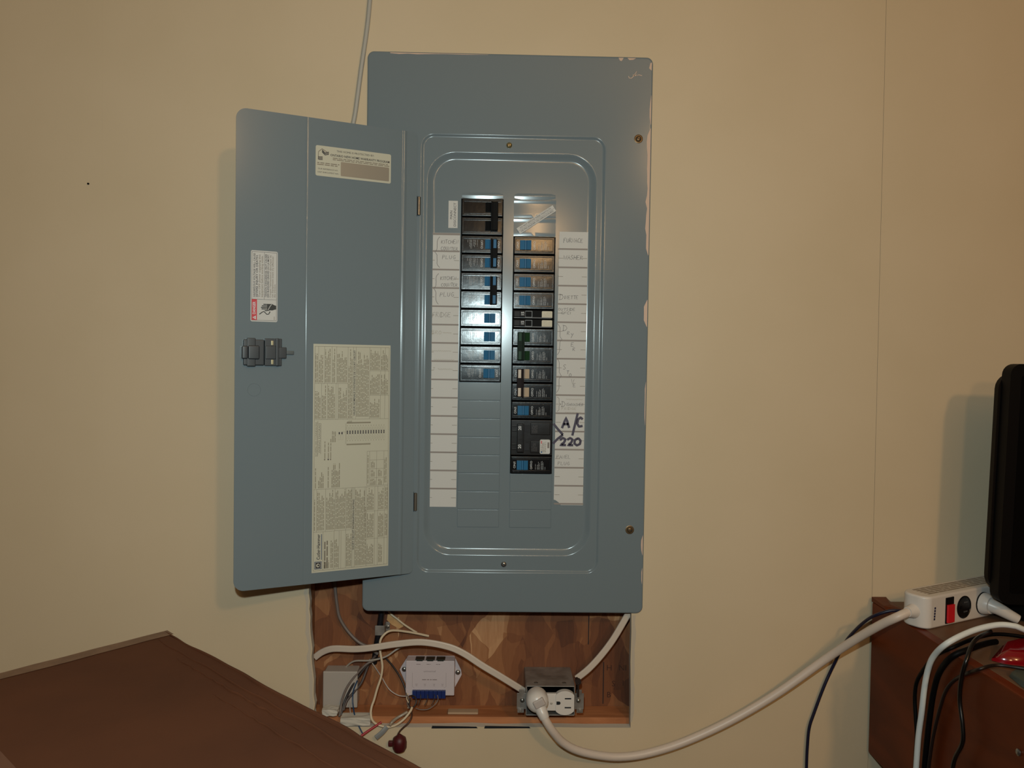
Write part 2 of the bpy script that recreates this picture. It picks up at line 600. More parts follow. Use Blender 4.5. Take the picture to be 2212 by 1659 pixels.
# ================================================================== THE ROOM
Z = lambda z: z + ZC
left_edge = []
zz = -0.292
while zz > -0.535:
    left_edge.append((-0.2695 + (-0.292 - zz) * 0.050 + random.uniform(-.0012, .0012), Z(zz)))
    zz -= 0.011
hole = [(-0.2570, Z(-0.543))] + [(x, Z(-0.543 + random.uniform(-.0012, .0012))) for x in [-.2 + .04 * i for i in range(10)]] + \
       [(0.1805, Z(-0.543)), (0.1800, Z(-0.5)), (0.1787, Z(-0.45)), (0.1793, Z(-0.41)), (0.1785, Z(-0.37)),
        (0.178, Z(0.366)), (-0.178, Z(0.366)), (-0.178, Z(-0.292))] + left_edge
SEAM_L, SEAM_R = -0.549, 0.5145
mb = MB()
mb.prism([(SEAM_L, 0), (SEAM_R + .0034, 0), (SEAM_R - .0034, 2.4), (SEAM_L, 2.4)], 0.0, 0.0127, 0, holes=[hole], mi_side=1)
wall = mb.build('wall_back', [PAINT, GYPSUM], smooth=False)
tag(wall, 'cream painted drywall wall with a ragged cut-out below the electrical panel', 'wall', kind='structure')
g = 0.00035
mb = MB(); mb.prism([(-1.9, 0), (SEAM_L - .00012, 0), (SEAM_L - .00012, 2.4), (-1.9, 2.4)], 0.0002, 0.0127)
mb.build('drywall_sheet', PAINT, wall, smooth=False)
mb = MB(); mb.prism([(SEAM_R + .0034 + g, 0), (1.9, 0), (1.9, 2.4), (SEAM_R - .0034 + g, 2.4)], -0.0002, 0.0127)
mb.build('drywall_sheet', PAINT, wall, smooth=False)
for sx in (SEAM_L, SEAM_R):
    mb = MB(); mb.box(sx - .03, sx + .03, 0.0128, 0.016, 0, 2.4)
    mb.build('joint_backing', PAINT, wall, smooth=False)
# torn paper along the cut
mb = MB()
strip = [(x - .0015, z) for x, z in left_edge] + [(x - .0062 + random.uniform(-.0018, .0018), z) for x, z in reversed(left_edge)]
mb.flat(strip, -0.0003)
mb.build('torn_paper_edge', TORN, wall, smooth=False)
mb = MB()
zs = [Z(-0.385 - 0.0115 * i) for i in range(14)]
mb.flat([(0.1800, z) for z in zs] + [(0.1838 + random.uniform(-.0016, .0022), z) for z in reversed(zs)], -0.0003)
mb.build('torn_paper_edge', TORN, wall, smooth=False)
mb = MB()
mb.lathe([(0.0014, 0.0), (0.0014, -0.0012), (0.0006, -0.0016)], at(191, 397), 8)
mb.build('nail_head', MATTEBLK, wall)

mb = MB(); mb.box(-1.9, 1.9, -3.4, 0.0, -0.05, 0.0)
tag(mb.build('floor', FLOORM, smooth=False), 'grey painted concrete basement floor', 'floor', kind='structure')
mb = MB(); mb.box(-1.9, 1.9, -3.4, 0.013, 2.4, 2.45)
tag(mb.build('ceiling', CEILM, smooth=False), 'plain white basement ceiling', 'ceiling', kind='structure')

# inside the cut-out
YB = 0.055
mb = MB(); mb.box(-0.36, 0.26, YB, YB + 0.012, Z(-0.62), Z(-0.28))
tag(mb.build('strand_board', OSB, smooth=False), 'orange-brown strand board seen through the cut-out under the panel', 'board')
osb = bpy.data.objects['strand_board']
mb = MB()
STAMP = mat('faded_stamp', (62, 34, 22), .8)
for s_, u, v, h in (('H', 1316, 1443, .0085), ('NI', 1345, 1443, .0085), ('S', 1325, 1477, .0085), ('B', 1315, 1501, .0085), ('I', 1346, 1476, .0085)):
    p = at(u, v, YB); mb.text(s_, p.x, p.z, h, YB - .0003, 0)
mb.build('stamp', STAMP, osb, smooth=False)
for u, v0, v1 in ((1304, 1430, 1520), (1272, 1330, 1392)):
    a, b = at(u, v0, YB), at(u - 2, v1, YB)
    mb = MB(); mb.box(a.x - .0006, a.x + .0006, YB - .0004, YB + .0005, b.z, a.z)
    mb.build('strand_crack', HOLE, osb, smooth=False)
mb = MB(); mb.box(-0.305, -0.2700, 0.0135, YB - .0005, Z(-0.62), Z(-0.20), 0.0015)
tag(mb.build('wall_stud', STUD), 'dark upright wooden stud at the left side of the cut-out', 'stud')
LZ = at(1000, 1548, 0.0145).z
mb = MB(); mb.box(-0.2690, 0.235, 0.0140, YB - .0005, LZ - 0.038, LZ, 0.0015)
tag(mb.build('wood_ledge', LEDGE), 'horizontal wooden ledge along the bottom of the cut-out', 'ledge')
mb = MB()
for u0, u1 in ((932, 1032), (1046, 1146)):
    a, b = at(u0, 1571, 0), at(u1, 1571, 0)
    mb = MB(); mb.prism([(a.x, a.z - .0016), (b.x, a.z - .001), (b.x - .002, a.z + .0012), (a.x + .001, a.z + .002)], -0.0004, 0.0002)
    mb.build('dark_gap', HOLE, wall, smooth=False)

# ================================================================== THE PANEL
panel = empty('electrical_panel', (0, 0, ZC), 'grey steel electrical panel with its door open, breakers in two columns', 'electrical panel')

ROW0, PITCH = 186.6, 25.08
YC, YD = -4.5, 2.5                                    # cover face and dead-front face, mm


def loft(mb, loops):
    n = len(loops[0][0])
    vs_ = [(p[0], y, p[1]) for l, y in loops for p in l]
    fs = []
    for k in range(len(loops) - 1):
        for i in range(n):
            j = (i + 1) % n
            fs.append((k * n + i, k * n + j, (k + 1) * n + j, (k + 1) * n + i))
    mb.add(vs_, fs)


def ins(R, d, n=10):
    x0, x1, z0, z1, r = R
    return rrect(x0 + d, x1 - d, z0 + d, z1 - d, max(r - d, .5), n)


CO = (-193.5, 193.5, -381, 381, 9)
EA = (-119.5, 130.5, -326, 271.5, 17)
EB = (-111, 119, -302.5, 248, 38)
mb = MB(.001)
loops = [(ins(CO, 0), 1.0), (ins(CO, 0), -2.6), (ins(CO, .3), -3.6), (ins(CO, .9), -4.2), (ins(CO, 1.9), YC), (ins(CO, 3), YC),
         (ins(EA, -2), YC), (ins(EA, -.6), YC), (ins(EA, 0), YC + .10), (ins(EA, .7), YC + .45), (ins(EA, 1.5), YC + 1.1), (ins(EA, 2.3), YC + 1.75),
         (ins(EA, 3.0), YC + 2.0), (ins(EA, 3.7), YC + 2.1), (ins(EA, 4.6), YC + 2.1),
         (ins(EB, -1.5), YC + 2.1), (ins(EB, -.6), YC + 2.1), (ins(EB, 0.2), YC + 2.25), (ins(EB, 1.2), YC + 2.7), (ins(EB, 3.0), YC + 4.0), (ins(EB, 5.2), YC + 5.5),
         (ins(EB, 7.2), YC + 6.5), (ins(EB, 8.6), YC + 6.9), (ins(EB, 10), YC + 7.0), (ins(EB, 12), YC + 7.0)]
loft(mb, loops)
LW = (-65.0, -7.0, ROW0 - 10 * PITCH, ROW0)
RWIN = (7.0, 65.0, ROW0 - 15 * PITCH, ROW0 - 2 * PITCH)


def rect_loop(R):
    return [(R[0], R[2]), (R[1], R[2]), (R[1], R[3]), (R[0], R[3])]


inner = ins(EB, 12)
lp = [inner, rect_loop(LW), rect_loop(RWIN)]
flat = [p for l in lp for p in l]
tr = []
for t in tessellate_polygon([[Vector((p[0], p[1], 0)) for p in l] for l in lp]):
    a, b, c = (flat[i] for i in t)
    ar = (b[0] - a[0]) * (c[1] - a[1]) - (b[1] - a[1]) * (c[0] - a[0])
    if abs(ar) > 1e-9:
        tr.append(tuple(t) if ar > 0 else (t[0], t[2], t[1]))
mb.add([(p[0], YD, p[1]) for p in flat], tr)
for R in (LW, RWIN):                                 # turned-in rim of each breaker window
    q = rect_loop(R)
    mb.add([(p[0], YD, p[1]) for p in q] + [(p[0], YD + 2.0, p[1]) for p in q], [(i, (i + 1) % 4, 4 + (i + 1) % 4, 4 + i) for i in range(4)])
bm = bmesh.new()                                      # weld the sheet so that it shades as one pressing
for v in mb.v: bm.verts.new(v)
bm.verts.ensure_lookup_table()
for f in mb.f:
    try: bm.faces.new([bm.verts[i] for i in f])
    except ValueError: pass
bmesh.ops.remove_doubles(bm, verts=bm.verts[:], dist=0.01)
bm.verts.index_update()
mb.v = [tuple(v.co) for v in bm.verts]; mb.f = [[v.index for v in f.verts] for f in bm.faces]; mb.m = [0] * len(mb.f)
bm.free()
mb.build('cover', GREY, panel, ang=50)

mb = MB(.001)                                         # open steel box set into the wall
for b in ((-176, 176, 46, 48, -364, 364), (-176, -174.5, 2, 46, -364, 364), (174.5, 176, 2, 46, -364, 364), (-174.5, 174.5, 2, 46, 362.5, 364), (-174.5, 174.5, 2, 46, -364, -362.5)):
    mb.box(*b)
mb.build('enclosure', STEELD, panel, smooth=False)

def bowed(mb, prof, x0, x1, bow, yo=0.0, zo=0.0, k=12):
    """a bent strip: profile (z, y) swept along x, its ends sagging back by bow"""
    n = len(prof)
    vs_ = []
    for j in range(k + 1):
        t = j / k * 2 - 1
        for z, y in prof:
            vs_.append((x0 + (x1 - x0) * j / k, yo + min(y + (bow * t * t if y < 0 else 0), .3), zo + z))
    fs = [(j * n + i, j * n + i + 1, (j + 1) * n + i + 1, (j + 1) * n + i) for j in range(k) for i in range(n - 1)]
    fs += [(j * n + n - 1, j * n, (j + 1) * n, (j + 1) * n + n - 1) for j in range(k)]
    fs += [tuple(reversed(range(n))), tuple(range(k * n, (k + 1) * n))]
    mb.add(vs_, fs)


# pressed lips above the two windows, sloping in towards the opening
for x0 in (-64, 8):
    mb = MB(.001)
    prof = [(8.6, 0.0), (7.4, -.35), (6.2, -.85), (5.2, -.95), (4.0, -.80), (2.6, -.56), (1.2, -.34), (.2, -.18), (0.1, .3), (8.6, .3)]
    bowed(mb, prof, x0, x0 + 56, .5, YD - .02, ROW0)
    mb.build('window_lip', GREY, panel, ang=50)

# blank knock-out plates
kb = MB(.001)
kb.box(-28.7, 28.7, -0.8, 0.0, -12.15, 12.15, 0.55, seg=3)
first = None
for col, rows in ((-36, range(10, 18)), (36, range(15, 18))):
    for r in rows:
        if first is None:
            o = first = kb.build('knockout_plate', GREY, panel)
        else:
            o = first.copy(); C.objects.link(o)
        o.location = (col * .001, YD * .001, (ROW0 - (r + .5) * PITCH) * .001)
# two bent twist-outs at the top of the right column
for r in (0, 1):
    mb = MB(.001)
    prof = [(12.4, .3), (12.3, -1.0), (12.0, -1.3), (10.6, -1.15), (8.6, -.87), (7.2, -.72), (5.6, -.66), (0, -.62), (-6, -.6), (-11.8, -.58), (-12.3, .3)]
    bowed(mb, prof, -28.8, 28.8, .4)
    mb.build('twistout_plate', GREY, panel, loc=(.036, (YD - .1) * .001, (ROW0 - (r + .5) * PITCH) * .001), ang=60)


# screws
def screw(name, x, z, r, m, parent, y=YC, slot=45, s=.001):
    mb = MB(s)
    mb.lathe([(r, 0.1), (r, -r * .25), (r * .82, -r * .5), (r * .4, -r * .62)], (x, y, z), 20)
    a = math.radians(slot)
    M = Matrix.Translation((x, y - r * .64, z)) @ Matrix.Rotation(a, 4, 'Y')
    mb.box(-r * .75, r * .75, -.02, .06, -r * .12, r * .12, M=M, mi=1)
    return mb.build(name, [m, HOLE], parent)


for x, z in ((175.3, 270.5), (173.3, -264.7)):
    mb = MB(.001)
    mb.lathe([(6.0, .05), (6.0, -.35), (5.2, -.55), (4.9, -.2)], (x, YC, z), 22)
    mb.build('screw_washer', BRASS, panel)
    screw('cover_screw', x, z, 4.0, BRASS, panel, YC, 20)
screw('cover_screw', -.6, 258.7, 4.0, mat('pale_brass', (190, 176, 130), .25, metal=.9), panel, YC + 2.1, 80)
screw('cover_screw', .3, -314.7, 3.8, STEEL, panel, YC + 2.1, 55)
for z0, z1 in ((161, 186.5), (-241.5, -216.5)):
    mb = MB(.001)
    mb.lathe([(1.2, z0), (2.3, z0 + .8), (2.3, z1 - .8), (1.2, z1)], (-121.8, YC - 1.6, 0), 16, axis='z')
    mb.build('hinge_knuckle', mat('warm_steel', (136, 128, 116), .3, metal=.8), panel)
    mb = MB(.001)
    mb.box(-124.6, -124.0, YC - .9, YC + .1, z0 - 1, z1 + 1)
    mb.build('hinge_slot', HOLE, panel, smooth=False)


# ---- circuit directory strips
def bars(mb, x0, x1, z_top, n, zmin, y):
    for k in range(n):
        z = z_top - PITCH * k
        if z > zmin + 1:
            mb.rect(x0, x1, z - 1.1, z + 1.1, y, 1)
        zt = z - PITCH / 2
        if zt > zmin + 1:
            mb.rect(x0 + .6, x0 + 7.5, zt - .25, zt + .25, y, 2); mb.rect(x1 - 7.5, x1 - .6, zt - .25, zt + .25, y, 2)


YP = YD - 0.25
mb = MB(.001)
x0, x1 = -107.3, -66.4
mb.flat([(x0 - .6, -236.9), (x1 - .2, -236.9), (x1 + .6, 139.4), (x0 + 1.0, 139.4)], YP)
YI = YP - .12
mb.rect(x0 + 1, x1 + .5, 136.3, 139.2, YI, 1)
bars(mb, x0 - .2, x1 + .1, 114.4, 15, -236.9, YI)
brace(mb, -97, 92, 134, .55, 5, YI - .05, 3)
hand(mb, 'KITCHEN', -91.5, 124.8, 5.2, .5, YI - .05, 3, width=24)
hand(mb, 'COUNTER', -92, 115.8, 4.6, .5, YI - .05, 3, width=24)
hand(mb, 'PLUG', -90, 104, 5.4, .5, YI - .05, 3, width=19)
brace(mb, -98, 42, 84, .55, 5, YI - .05, 3)
hand(mb, 'KITCHEN', -92, 75.2, 4.6, .5, YI - .05, 3, width=22)
hand(mb, 'COUNTER', -91, 66.5, 4.4, .5, YI - .05, 3, width=23)
hand(mb, 'PLUG', -92.5, 52.5, 5.6, .5, YI - .05, 3, width=20)
hand(mb, 'FRIDGE', -102.5, 24.5, 6.2, .5, YI - .05, 5, width=26)
hand(mb, 'BRO', -103, 1.0, 5.0, .5, YI - .05, 4, width=14)
squiggle(mb, -88, -76, 3, 1.0, 5, .45, YI - .05, 4)
squiggle(mb, -103, -76, -22, 1.2, 8, .45, YI - .05, 4)
squiggle(mb, -100, -72, -34, 1.2, 8, .45, YI - .05, 4)
hand(mb, 'T', -101, -49, 4.5, .45, YI - .05, 4)
squiggle(mb, -94, -74, -47, 1.5, 7, .45, YI - .05, 4)
mb.build('directory_strip', [PAPER, PAPERBAR, FADEDINK, PENCIL, FAINT, mat('light_pencil', (138, 131, 126), .7)], panel, smooth=False)

mb = MB(.001)
x0, x1 = 68.6, 109.3
mb.flat([(x0 - .4, -225.3), (x0 + 2, -225.8), (x0 + 6.5, -229.0), (x0 + 9.5, -232.6), (x1 - .6, -232.6), (x1 + .4, 143.9), (x0 + 1.6, 143.9)], YP)
bars(mb, x0, x1, 120.3, 15, -232.6, YI)
hand(mb, 'FURNACE', 76, 129.5, 5.6, .55, YI - .05, 3, width=27)
hand(mb, 'WASHER', 76.5, 106.2, 5.4, .55, YI - .05, 3, width=27)
hand(mb, 'D', 71.5, 50.5, 7.5, .5, YI - .05, 3)
hand(mb, 'INETTE', 78, 52, 5.0, .5, YI - .05, 3, width=20)
hand(mb, 'OUTSIDE', 70, 36, 3.6, .45, YI - .05, 3, width=24)
hand(mb, 'GFCI', 74, 31, 3.2, .45, YI - .05, 3, width=14)
brace(mb, 73, -25, 18, .5, -5, YI - .05, 3)
for ch, x, z, h in (('D', 77, 8, 8), ('R', 83, 3, 5), ('Y', 88, 0, 5.5), ('E', 88.5, -13, 6), ('R', 91, -19, 5)):
    hand(mb, ch, x, z, h, .5, YI - .05, 3)
brace(mb, 73, -77, -30, .5, -5, YI - .05, 3)
for ch, x, z, h in (('S', 78, -45, 6.5), ('T', 83, -51, 5), ('O', 86.5, -55, 5), ('V', 89.5, -65, 6.5), ('E', 92.5, -69, 5)):
    hand(mb, ch, x, z, h, .5, YI - .05, 3)
brace(mb, 73.5, -103, -83, .45, -4, YI - .05, 3)
squiggle(mb, 83, 106, -86, 1.0, 8, .45, YI - .05, 4)
hand(mb, 'D', 77, -96.5, 7, .5, YI - .05, 3)
hand(mb, 'ISHWASHER', 83.5, -95, 3.8, .42, YI - .05, 3, width=24)
hand(mb, 'FRIDGE', 77, -100.5, 3.4, .42, YI - .05, 4, width=21)
squiggle(mb, 82, 104, -104, .9, 8, .45, YI - .05, 4)
hand(mb, 'PANEL', 71, -168, 4.8, .45, YI - .05, 3, width=20)
hand(mb, 'PLUG', 73, -177, 4.8, .45, YI - .05, 3, width=17)
# thick felt-pen note
for st in ([(78, -126), (83.5, -111), (88, -125.5)], [(80, -120.5), (87, -120.2)], [(92.5, -136), (99.5, -105)], [(106.5, -113.5), (103.5, -110.8), (100.2, -113.5), (99, -119.5), (101.5, -123.6), (106.5, -122.5)],
           [(66.2, -120), (72, -127), (79.5, -135)], [(79.5, -135), (72, -141), (66.0, -147.5)],
           [(75.5, -142.5), (79.5, -139.5), (83.2, -141.5), (81, -146), (76, -149.5), (84, -149.3)], [(85.5, -142), (89.5, -139.5), (93, -141.5), (91, -146), (86.5, -149.5), (94, -149.3)],
           [(99.5, -140), (96, -142.5), (95.6, -147), (99, -149.6), (103.3, -147.5), (104, -143), (101.5, -140.2), (99, -140)]):
    dense = []
    for i in range(len(st) - 1):
        for k in range(3):
            t = k / 3
            dense.append((st[i][0] + (st[i + 1][0] - st[i][0]) * t, st[i][1] + (st[i + 1][1] - st[i][1]) * t))
    dense.append(st[-1])
    mb.stroke(dense, 3.3, YI - .2, 5)
mb.build('directory_strip', [PAPER, PAPERBAR, FADEDINK, PENCIL, FAINT, MARKER], panel, smooth=False)

mb = MB(.001)
mb.box(-82.2, -69.6, YD - .25, YD - .02, 146.2, 183.2)
mb.text('MAIN', -78.2, 164, 3.5, YD - .32, 1, math.pi / 2)
mb.text('DISCONNECT', -73.2, 164.5, 3.5, YD - .32, 1, math.pi / 2, width=32)
mb.build('main_disconnect_label', [PAPER, INK], panel, smooth=False)

mb = MB(.001)                                         # slanting sticker over the twist-outs
a, b = Vector((13.5, 143)), Vector((62.5, 175.5))
d = (b - a).normalized(); nrm = Vector((-d.y, d.x)); Ls = (b - a).length
ang = math.atan2(d.y, d.x)
YS = YD - 2.6
q = [a - nrm * 4.6, b - nrm * 4.6, b + nrm * 4.6, a + nrm * 4.6]
mb.flat([(p.x, p.y) for p in q], YS)
mb.stroke([(a.x, a.y), (b.x, b.y)], .25, YS - .06, 1)
for s, off, wdt in (('DO NOT REMOVE THESE TWISTOUTS', 2.2, 50), ('NE PAS ENLEVER CES DÉBOUCHURES', -2.3, 52)):
    p = a + d * (Ls / 2) + nrm * off
    mb.text(s, p.x, p.y, 2.3, YS - .06, 1, ang, width=wdt)
mb.build('twistout_sticker', [PAPER, INK], panel, smooth=False)

# paint dragged onto the cover's edge
PINK = mat('dried_paint', (206, 178, 158), .6)


def smear(pts):
    mb = MB(.001)
    mb.flat(pts, YC - .12)
    mb.build('paint_smear', PINK, panel, smooth=False)


def edge_smear(z0, z1, depth, x=191.9):
    n = max(4, int((z1 - z0) / 9))
    zs_ = [z0 + (z1 - z0) * i / n for i in range(n + 1)]
    smear([(x, z) for z in zs_] + [(x - (depth * (1 if 0 < i < n else .15) * random.uniform(.55, 1.1)), zs_[i]) for i in range(n, -1, -1)])


edge_smear(113, 285, 5.0); edge_smear(15, 52, 4.5); edge_smear(-300, -272, 2.5); edge_smear(290, 330, 2.0); edge_smear(-340, -318, 2.0); edge_smear(-120, -60, 1.3)
zs_ = [-163 + 12 * i for i in range(12)]
smear([(x, 379.2 - random.uniform(.8, 2.2) * (1 - i / 13)) for i, x in enumerate(zs_)] + [(x, 379.4) for x in reversed(zs_)])
smear([(146, 379.3), (148, 375.5), (150.5, 375), (153, 379.3)]); smear([(158, 379.3), (161, 376.5), (166, 377), (170, 379.3)])
smear([(188, 366), (191.5, 363), (191.8, 374), (189.5, 373)])
mb = MB(.001)
mb.stroke([(160, 355), (161, 352.5), (164, 352.2), (167, 355), (171.5, 362), (171, 355.5), (174, 357), (178.5, 356)], .9, YC - .12)
mb.stroke([(166, 356.5), (171, 356)], 1.3, YC - .12)
mb.build('paint_smear', PINK, panel, smooth=False)

# ================================================================== THE DOOR
HX, HY = -122.5, YC - 1.6
FX, FYD = -337.5, -107.0
TH = math.atan2(HY - FYD, HX - FX)
DL = math.hypot(HX - FX, HY - FYD)


def door_xz(u, v):
    """where a sight line meets the door's inner face, in the door's own mm"""
    o = Vector((HX * .001, HY * .001, ZC))
    n = Vector((math.sin(TH), -math.cos(TH), 0))
    d = ray(u, v)
    p = CAM + d * ((o - CAM).dot(n) / d.dot(n)) - o
    return p.dot(Vector((math.cos(TH), math.sin(TH), 0))) * 1000, p.z * 1000


cx = door_xz(660, 740)[0]; bx = door_xz(869.5, 740)[0]
D0, D1, DZ0, DZ1 = -DL, -2.5, -327.0, 272.0
cols = set()
for i in range(9): cols.add(round(D0 + 13 * (1 - math.cos(math.pi / 2 * i / 8)), 3))
for i in range(9): cols.add(round(D1 - 6 * (1 - math.cos(math.pi / 2 * i / 8)), 3))
prof = {}
for off, y in ((-2.5, 0), (-1.0, 0), (-.45, .18), (0, .35), (.45, .18), (1.0, 0), (2.5, 0)):
    prof[round(cx + off, 3)] = y
for off, y in ((-5.5, 0), (-3.4, 0), (-2.7, -.12), (-1.9, -.55), (-1.0, -.9), (0, -1.0), (1.0, -.9), (1.9, -.55), (2.7, -.12), (3.4, 0), (5.5, 0)):
    prof[round(bx + off, 3)] = y
allx = sorted(cols | set(prof))


def dz_end(x):
    for x_edge, r, sgn in ((D0, 13.0, 1), (D1, 6.0, -1)):
        t = (x - x_edge) * sgn
        if t < r:
            return r - math.sqrt(max(0, r * r - (r - t) ** 2))
    return 0.0


mb = MB(.001)
n = len(allx)
vs_ = []
for back in (0, 1.5):
    for x in allx:
        e = dz_end(x); y = prof.get(x, 0) + back
        vs_ += [(x, y, DZ0 + e), (x, y, DZ1 - e)]
fs = []
for i in range(n - 1):
    a, b = 2 * i, 2 * i + 2
    fs.append((a, b, b + 1, a + 1))
    A, B = 2 * n + a, 2 * n + b
    fs.append((A, A + 1, B + 1, B))
    fs.append((a, A, B, b)); fs.append((a + 1, b + 1, B + 1, A + 1))
fs.append((0, 1, 2 * n + 1, 2 * n)); e = 2 * n - 2
fs.append((e, 2 * n + e, 2 * n + e + 1, e + 1))
mb.add(vs_, fs)
door = mb.build('door', GREY, panel, loc=(HX * .001, HY * .001, 0), rotz=TH, ang=55)
tag(door, 'open grey door leaf swung out to the left', None)


def box_of(u0, v0, u1, v1):
    """x0, x1, z0, z1 on the door from a label's top-left and bottom-right corners"""
    xa, za = door_xz(u0, v0); xb, zb = door_xz(u1, v1)
    return xa, xb, zb, za


# warranty sticker
YL = -.15
xa, xb, za, zb = box_of(682, 313, 844, 397)
w_, h_ = xb - xa, zb - za
mb = MB(.001)
mb.prism(rrect(xa, xb, za, zb, 2.2, 4), YL, -.01)
Y1 = YL - .08
cxm = xa + w_ * .60
mb.text('THIS HOME IS PROTECTED BY:', xa + w_ * .52, zb - h_ * .125, 2.5, Y1, 1, width=w_ * .50)
mb.text('ONTARIO NEW HOME WARRANTY PROGRAM', xa + w_ * .585, zb - h_ * .275, 3.0, Y1, 1, width=w_ * .79, bold=.02)
mb.words(xa + w_ * .22, xb - 2, zb - h_ * .44, zb - h_ * .34, h_ * .05, Y1, 2, .5, False, .1)
mb.prism(rrect(xa + w_ * .325, xb - w_ * .025, za + h_ * .07, zb - h_ * .46, 1.2, 3), Y1, YL, 3)
mb.words(xa + 2, xa + w_ * .31, zb - h_ * .66, zb - h_ * .54, h_ * .055, Y1, 2, .5, False, .15)
mb.text('OUR REFERENCE NO.', xa + w_ * .16, za + h_ * .235, 1.9, Y1, 1, width=w_ * .26)
mb.text('UNIT ENROLMENT NO.:', xa + w_ * .165, za + h_ * .125, 1.9, Y1, 1, width=w_ * .28)
for k in range(4):                                    # folded-house emblem
    o = k * 1.35
    mb.stroke([(xa + 4.0 + o * .2, zb - h_ * .20 - o), (xa + 8.2, zb - h_ * .10 - o), (xa + 15, zb - h_ * .20 - o)] if k < 1 else [(xa + 8.2, zb - h_ * .10 - o), (xa + 12.0, zb - h_ * .19 - o), (xa + 17, zb - h_ * .15 - o)], .95, Y1, 1 if k else 2)
mb.stroke([(xa + 3.5, zb - h_ * .20), (xa + 3.2, zb - h_ * .46)], .7, Y1, 2)
for k in range(3):
    mb.stroke([(xa + 3.2, zb - h_ * .37 - k * 1.5), (xa + 5, zb - h_ * .38 - k * 1.6), (xa + 9.0, zb - h_ * .37 - k * 1.6)], 1.0, Y1, 1)
tag(mb.build('warranty_sticker', [CREAMPAPER, INK, FADEDINK, SILVERPATCH], door, smooth=False), 'cream warranty sticker with house emblem', None)

# danger label, read from the right
xa, xb, za, zb = box_of(542, 540, 599, 696)
w_, h_ = xb - xa, zb - za
mb = MB(.001)
mb.prism(rrect(xa, xb, za, zb, 2.0, 4), YL, -.01)
mb.frame(xa + 1.1, xb - 1.1, za + 1.5, zb - 1.5, .35, Y1, 1)
zr = za + h_ * .315                                   # end of the red and hand panels
mb.rect(xa + 1.3, xa + w_ * .235, za + 1.8, zr, Y1, 2)
mb.rect(xa + 1.3, xb - 1.3, zr - .15, zr + .15, Y1 - .02, 1)
xm = xa + w_ * .5
mb.rect(xm - .15, xm + .15, zr, zb - 1.6, Y1 - .02, 1)
R90 = math.pi / 2
xr = xa + w_ * .135
mb.text('DANGER', xr, za + h_ * .19, 3.6, Y1 - .05, 3, R90, width=h_ * .175, bold=.03)
mb.flat([(xr + 2.0, za + 2.6), (xr + 2.0, za + 7.4), (xr - 2.2, za + 5.0)], Y1 - .05, 3)
mb.stroke([(xr + 1.2, za + 5), (xr - .8, za + 5)], .6, Y1 - .08, 2)
cz = (zr + zb) / 2 - .5; tw = h_ * .61
for i, (s, hgt, mi, kk) in enumerate((('HAZARDOUS VOLTAGE WILL CAUSE', 2.5, 1, 1), ('SEVERE INJURY OR DEATH.', 2.5, 1, .97), ('Turn OFF power supplying this', 2.2, 4, .98), ('equipment before working inside.', 2.2, 4, .96))):
    mb.text(s, xa + w_ * (.135 + .095 * i), cz - tw * (1 - kk) / 2, hgt, Y1, mi, R90, width=tw * kk, bold=.015)
for i, (s, hgt, mi, kk) in enumerate((('TENSION DANGEREUSE. PEUT CAUSER', 2.3, 1, 1), ('DES BLESSURES GRAVES OU LA MORT.', 2.3, 1, 1), ("Couper l'alimentation électrique de", 2.0, 4, .98), ("cet équipement avant d'y effectuer", 2.0, 4, .96), ('des travaux.', 2.0, 4, .32))):
    mb.text(s, xa + w_ * (.565 + .083 * i), cz - tw * (1 - kk) / 2, hgt, Y1, mi, R90, width=tw * kk, bold=.012)
# struck hand: fingers point left, wrist at the right
hx, hz = xa + w_ * .66, za + h_ * .205
mb.flat([(hx - 1.5, hz - 3.6), (hx + 5, hz - 3.6), (hx + 7.5, hz - 2.6), (hx + 9.5, hz - 2.2), (hx + 9.5, hz + 2.4), (hx + 7.5, hz + 3), (hx + 4.5, hz + 4.4), (hx - 1.5, hz + 4.4)], Y1, 5)
for k, (l, z) in enumerate(((6.5, 3.6), (9, 1.7), (10.5, -.2), (9.5, -2.1))):
    mb.rect(hx - 1.5 - l * .72, hx - 1.4, hz + z - .65, hz + z + .65, Y1, 5)
mb.stroke([(hx + 1, hz - 3.4), (hx - 3, hz - 4.2), (hx - 4.5, hz - 4.1)], 1.2, Y1, 5)
mb.stroke([(hx - .5, hz - 3.2), (hx + 1.0, hz - 1.0), (hx + .6, hz - .9), (hx + 2.2, hz + 1.4), (hx + 2.0, hz + 1.6), (hx + 4.0, hz + 3.8)], .75, Y1 - .05, 0)
pts = [(hx - 11, hz - 9), (hx - 7.5, hz - 6.2), (hx - 5.6, hz - 5.2), (hx - 3.6, hz - 7), (hx - 1.8, hz - 8.8), (hx + .4, hz - 8.4), (hx + 1.6, hz - 6.4)]
mb.stroke(pts, 1.1, Y1, 5)
mb.flat([(hx + .6, hz - 6.4), (hx + 2.8, hz - 6.2), (hx + 1.8, hz - 4.6)], Y1, 5)
mb.words(xb - 4.5, xb - 3, za + 2.5, za + 7, 1.2, Y1, 4)
tag(mb.build('danger_label', [PAPER, INK, RED, WHITEINK, FADEDINK, mat('hand_black', (20, 24, 22), .5)], door, smooth=False), 'danger label with red heading and struck hand', None)

# big instruction label
p0 = door_xz(677, 743); p1 = door_xz(844, 746); p2 = door_xz(838, 1221); p3 = door_xz(673, 1239)
xa, xb = (p0[0] + p3[0]) / 2, (p1[0] + p2[0]) / 2
za, zb = (p2[1] + p3[1]) / 2, (p0[1] + p1[1]) / 2
w_, h_ = xb - xa, zb - za
mb = MB(.001)
mb.box(xa, xb, YL, -.01, za, zb)
X = lambda t: xa + w_ * t
V = lambda t: zb - h_ * t
mb.frame(X(.018), X(.985), V(.992), V(.010), .35, Y1, 2)


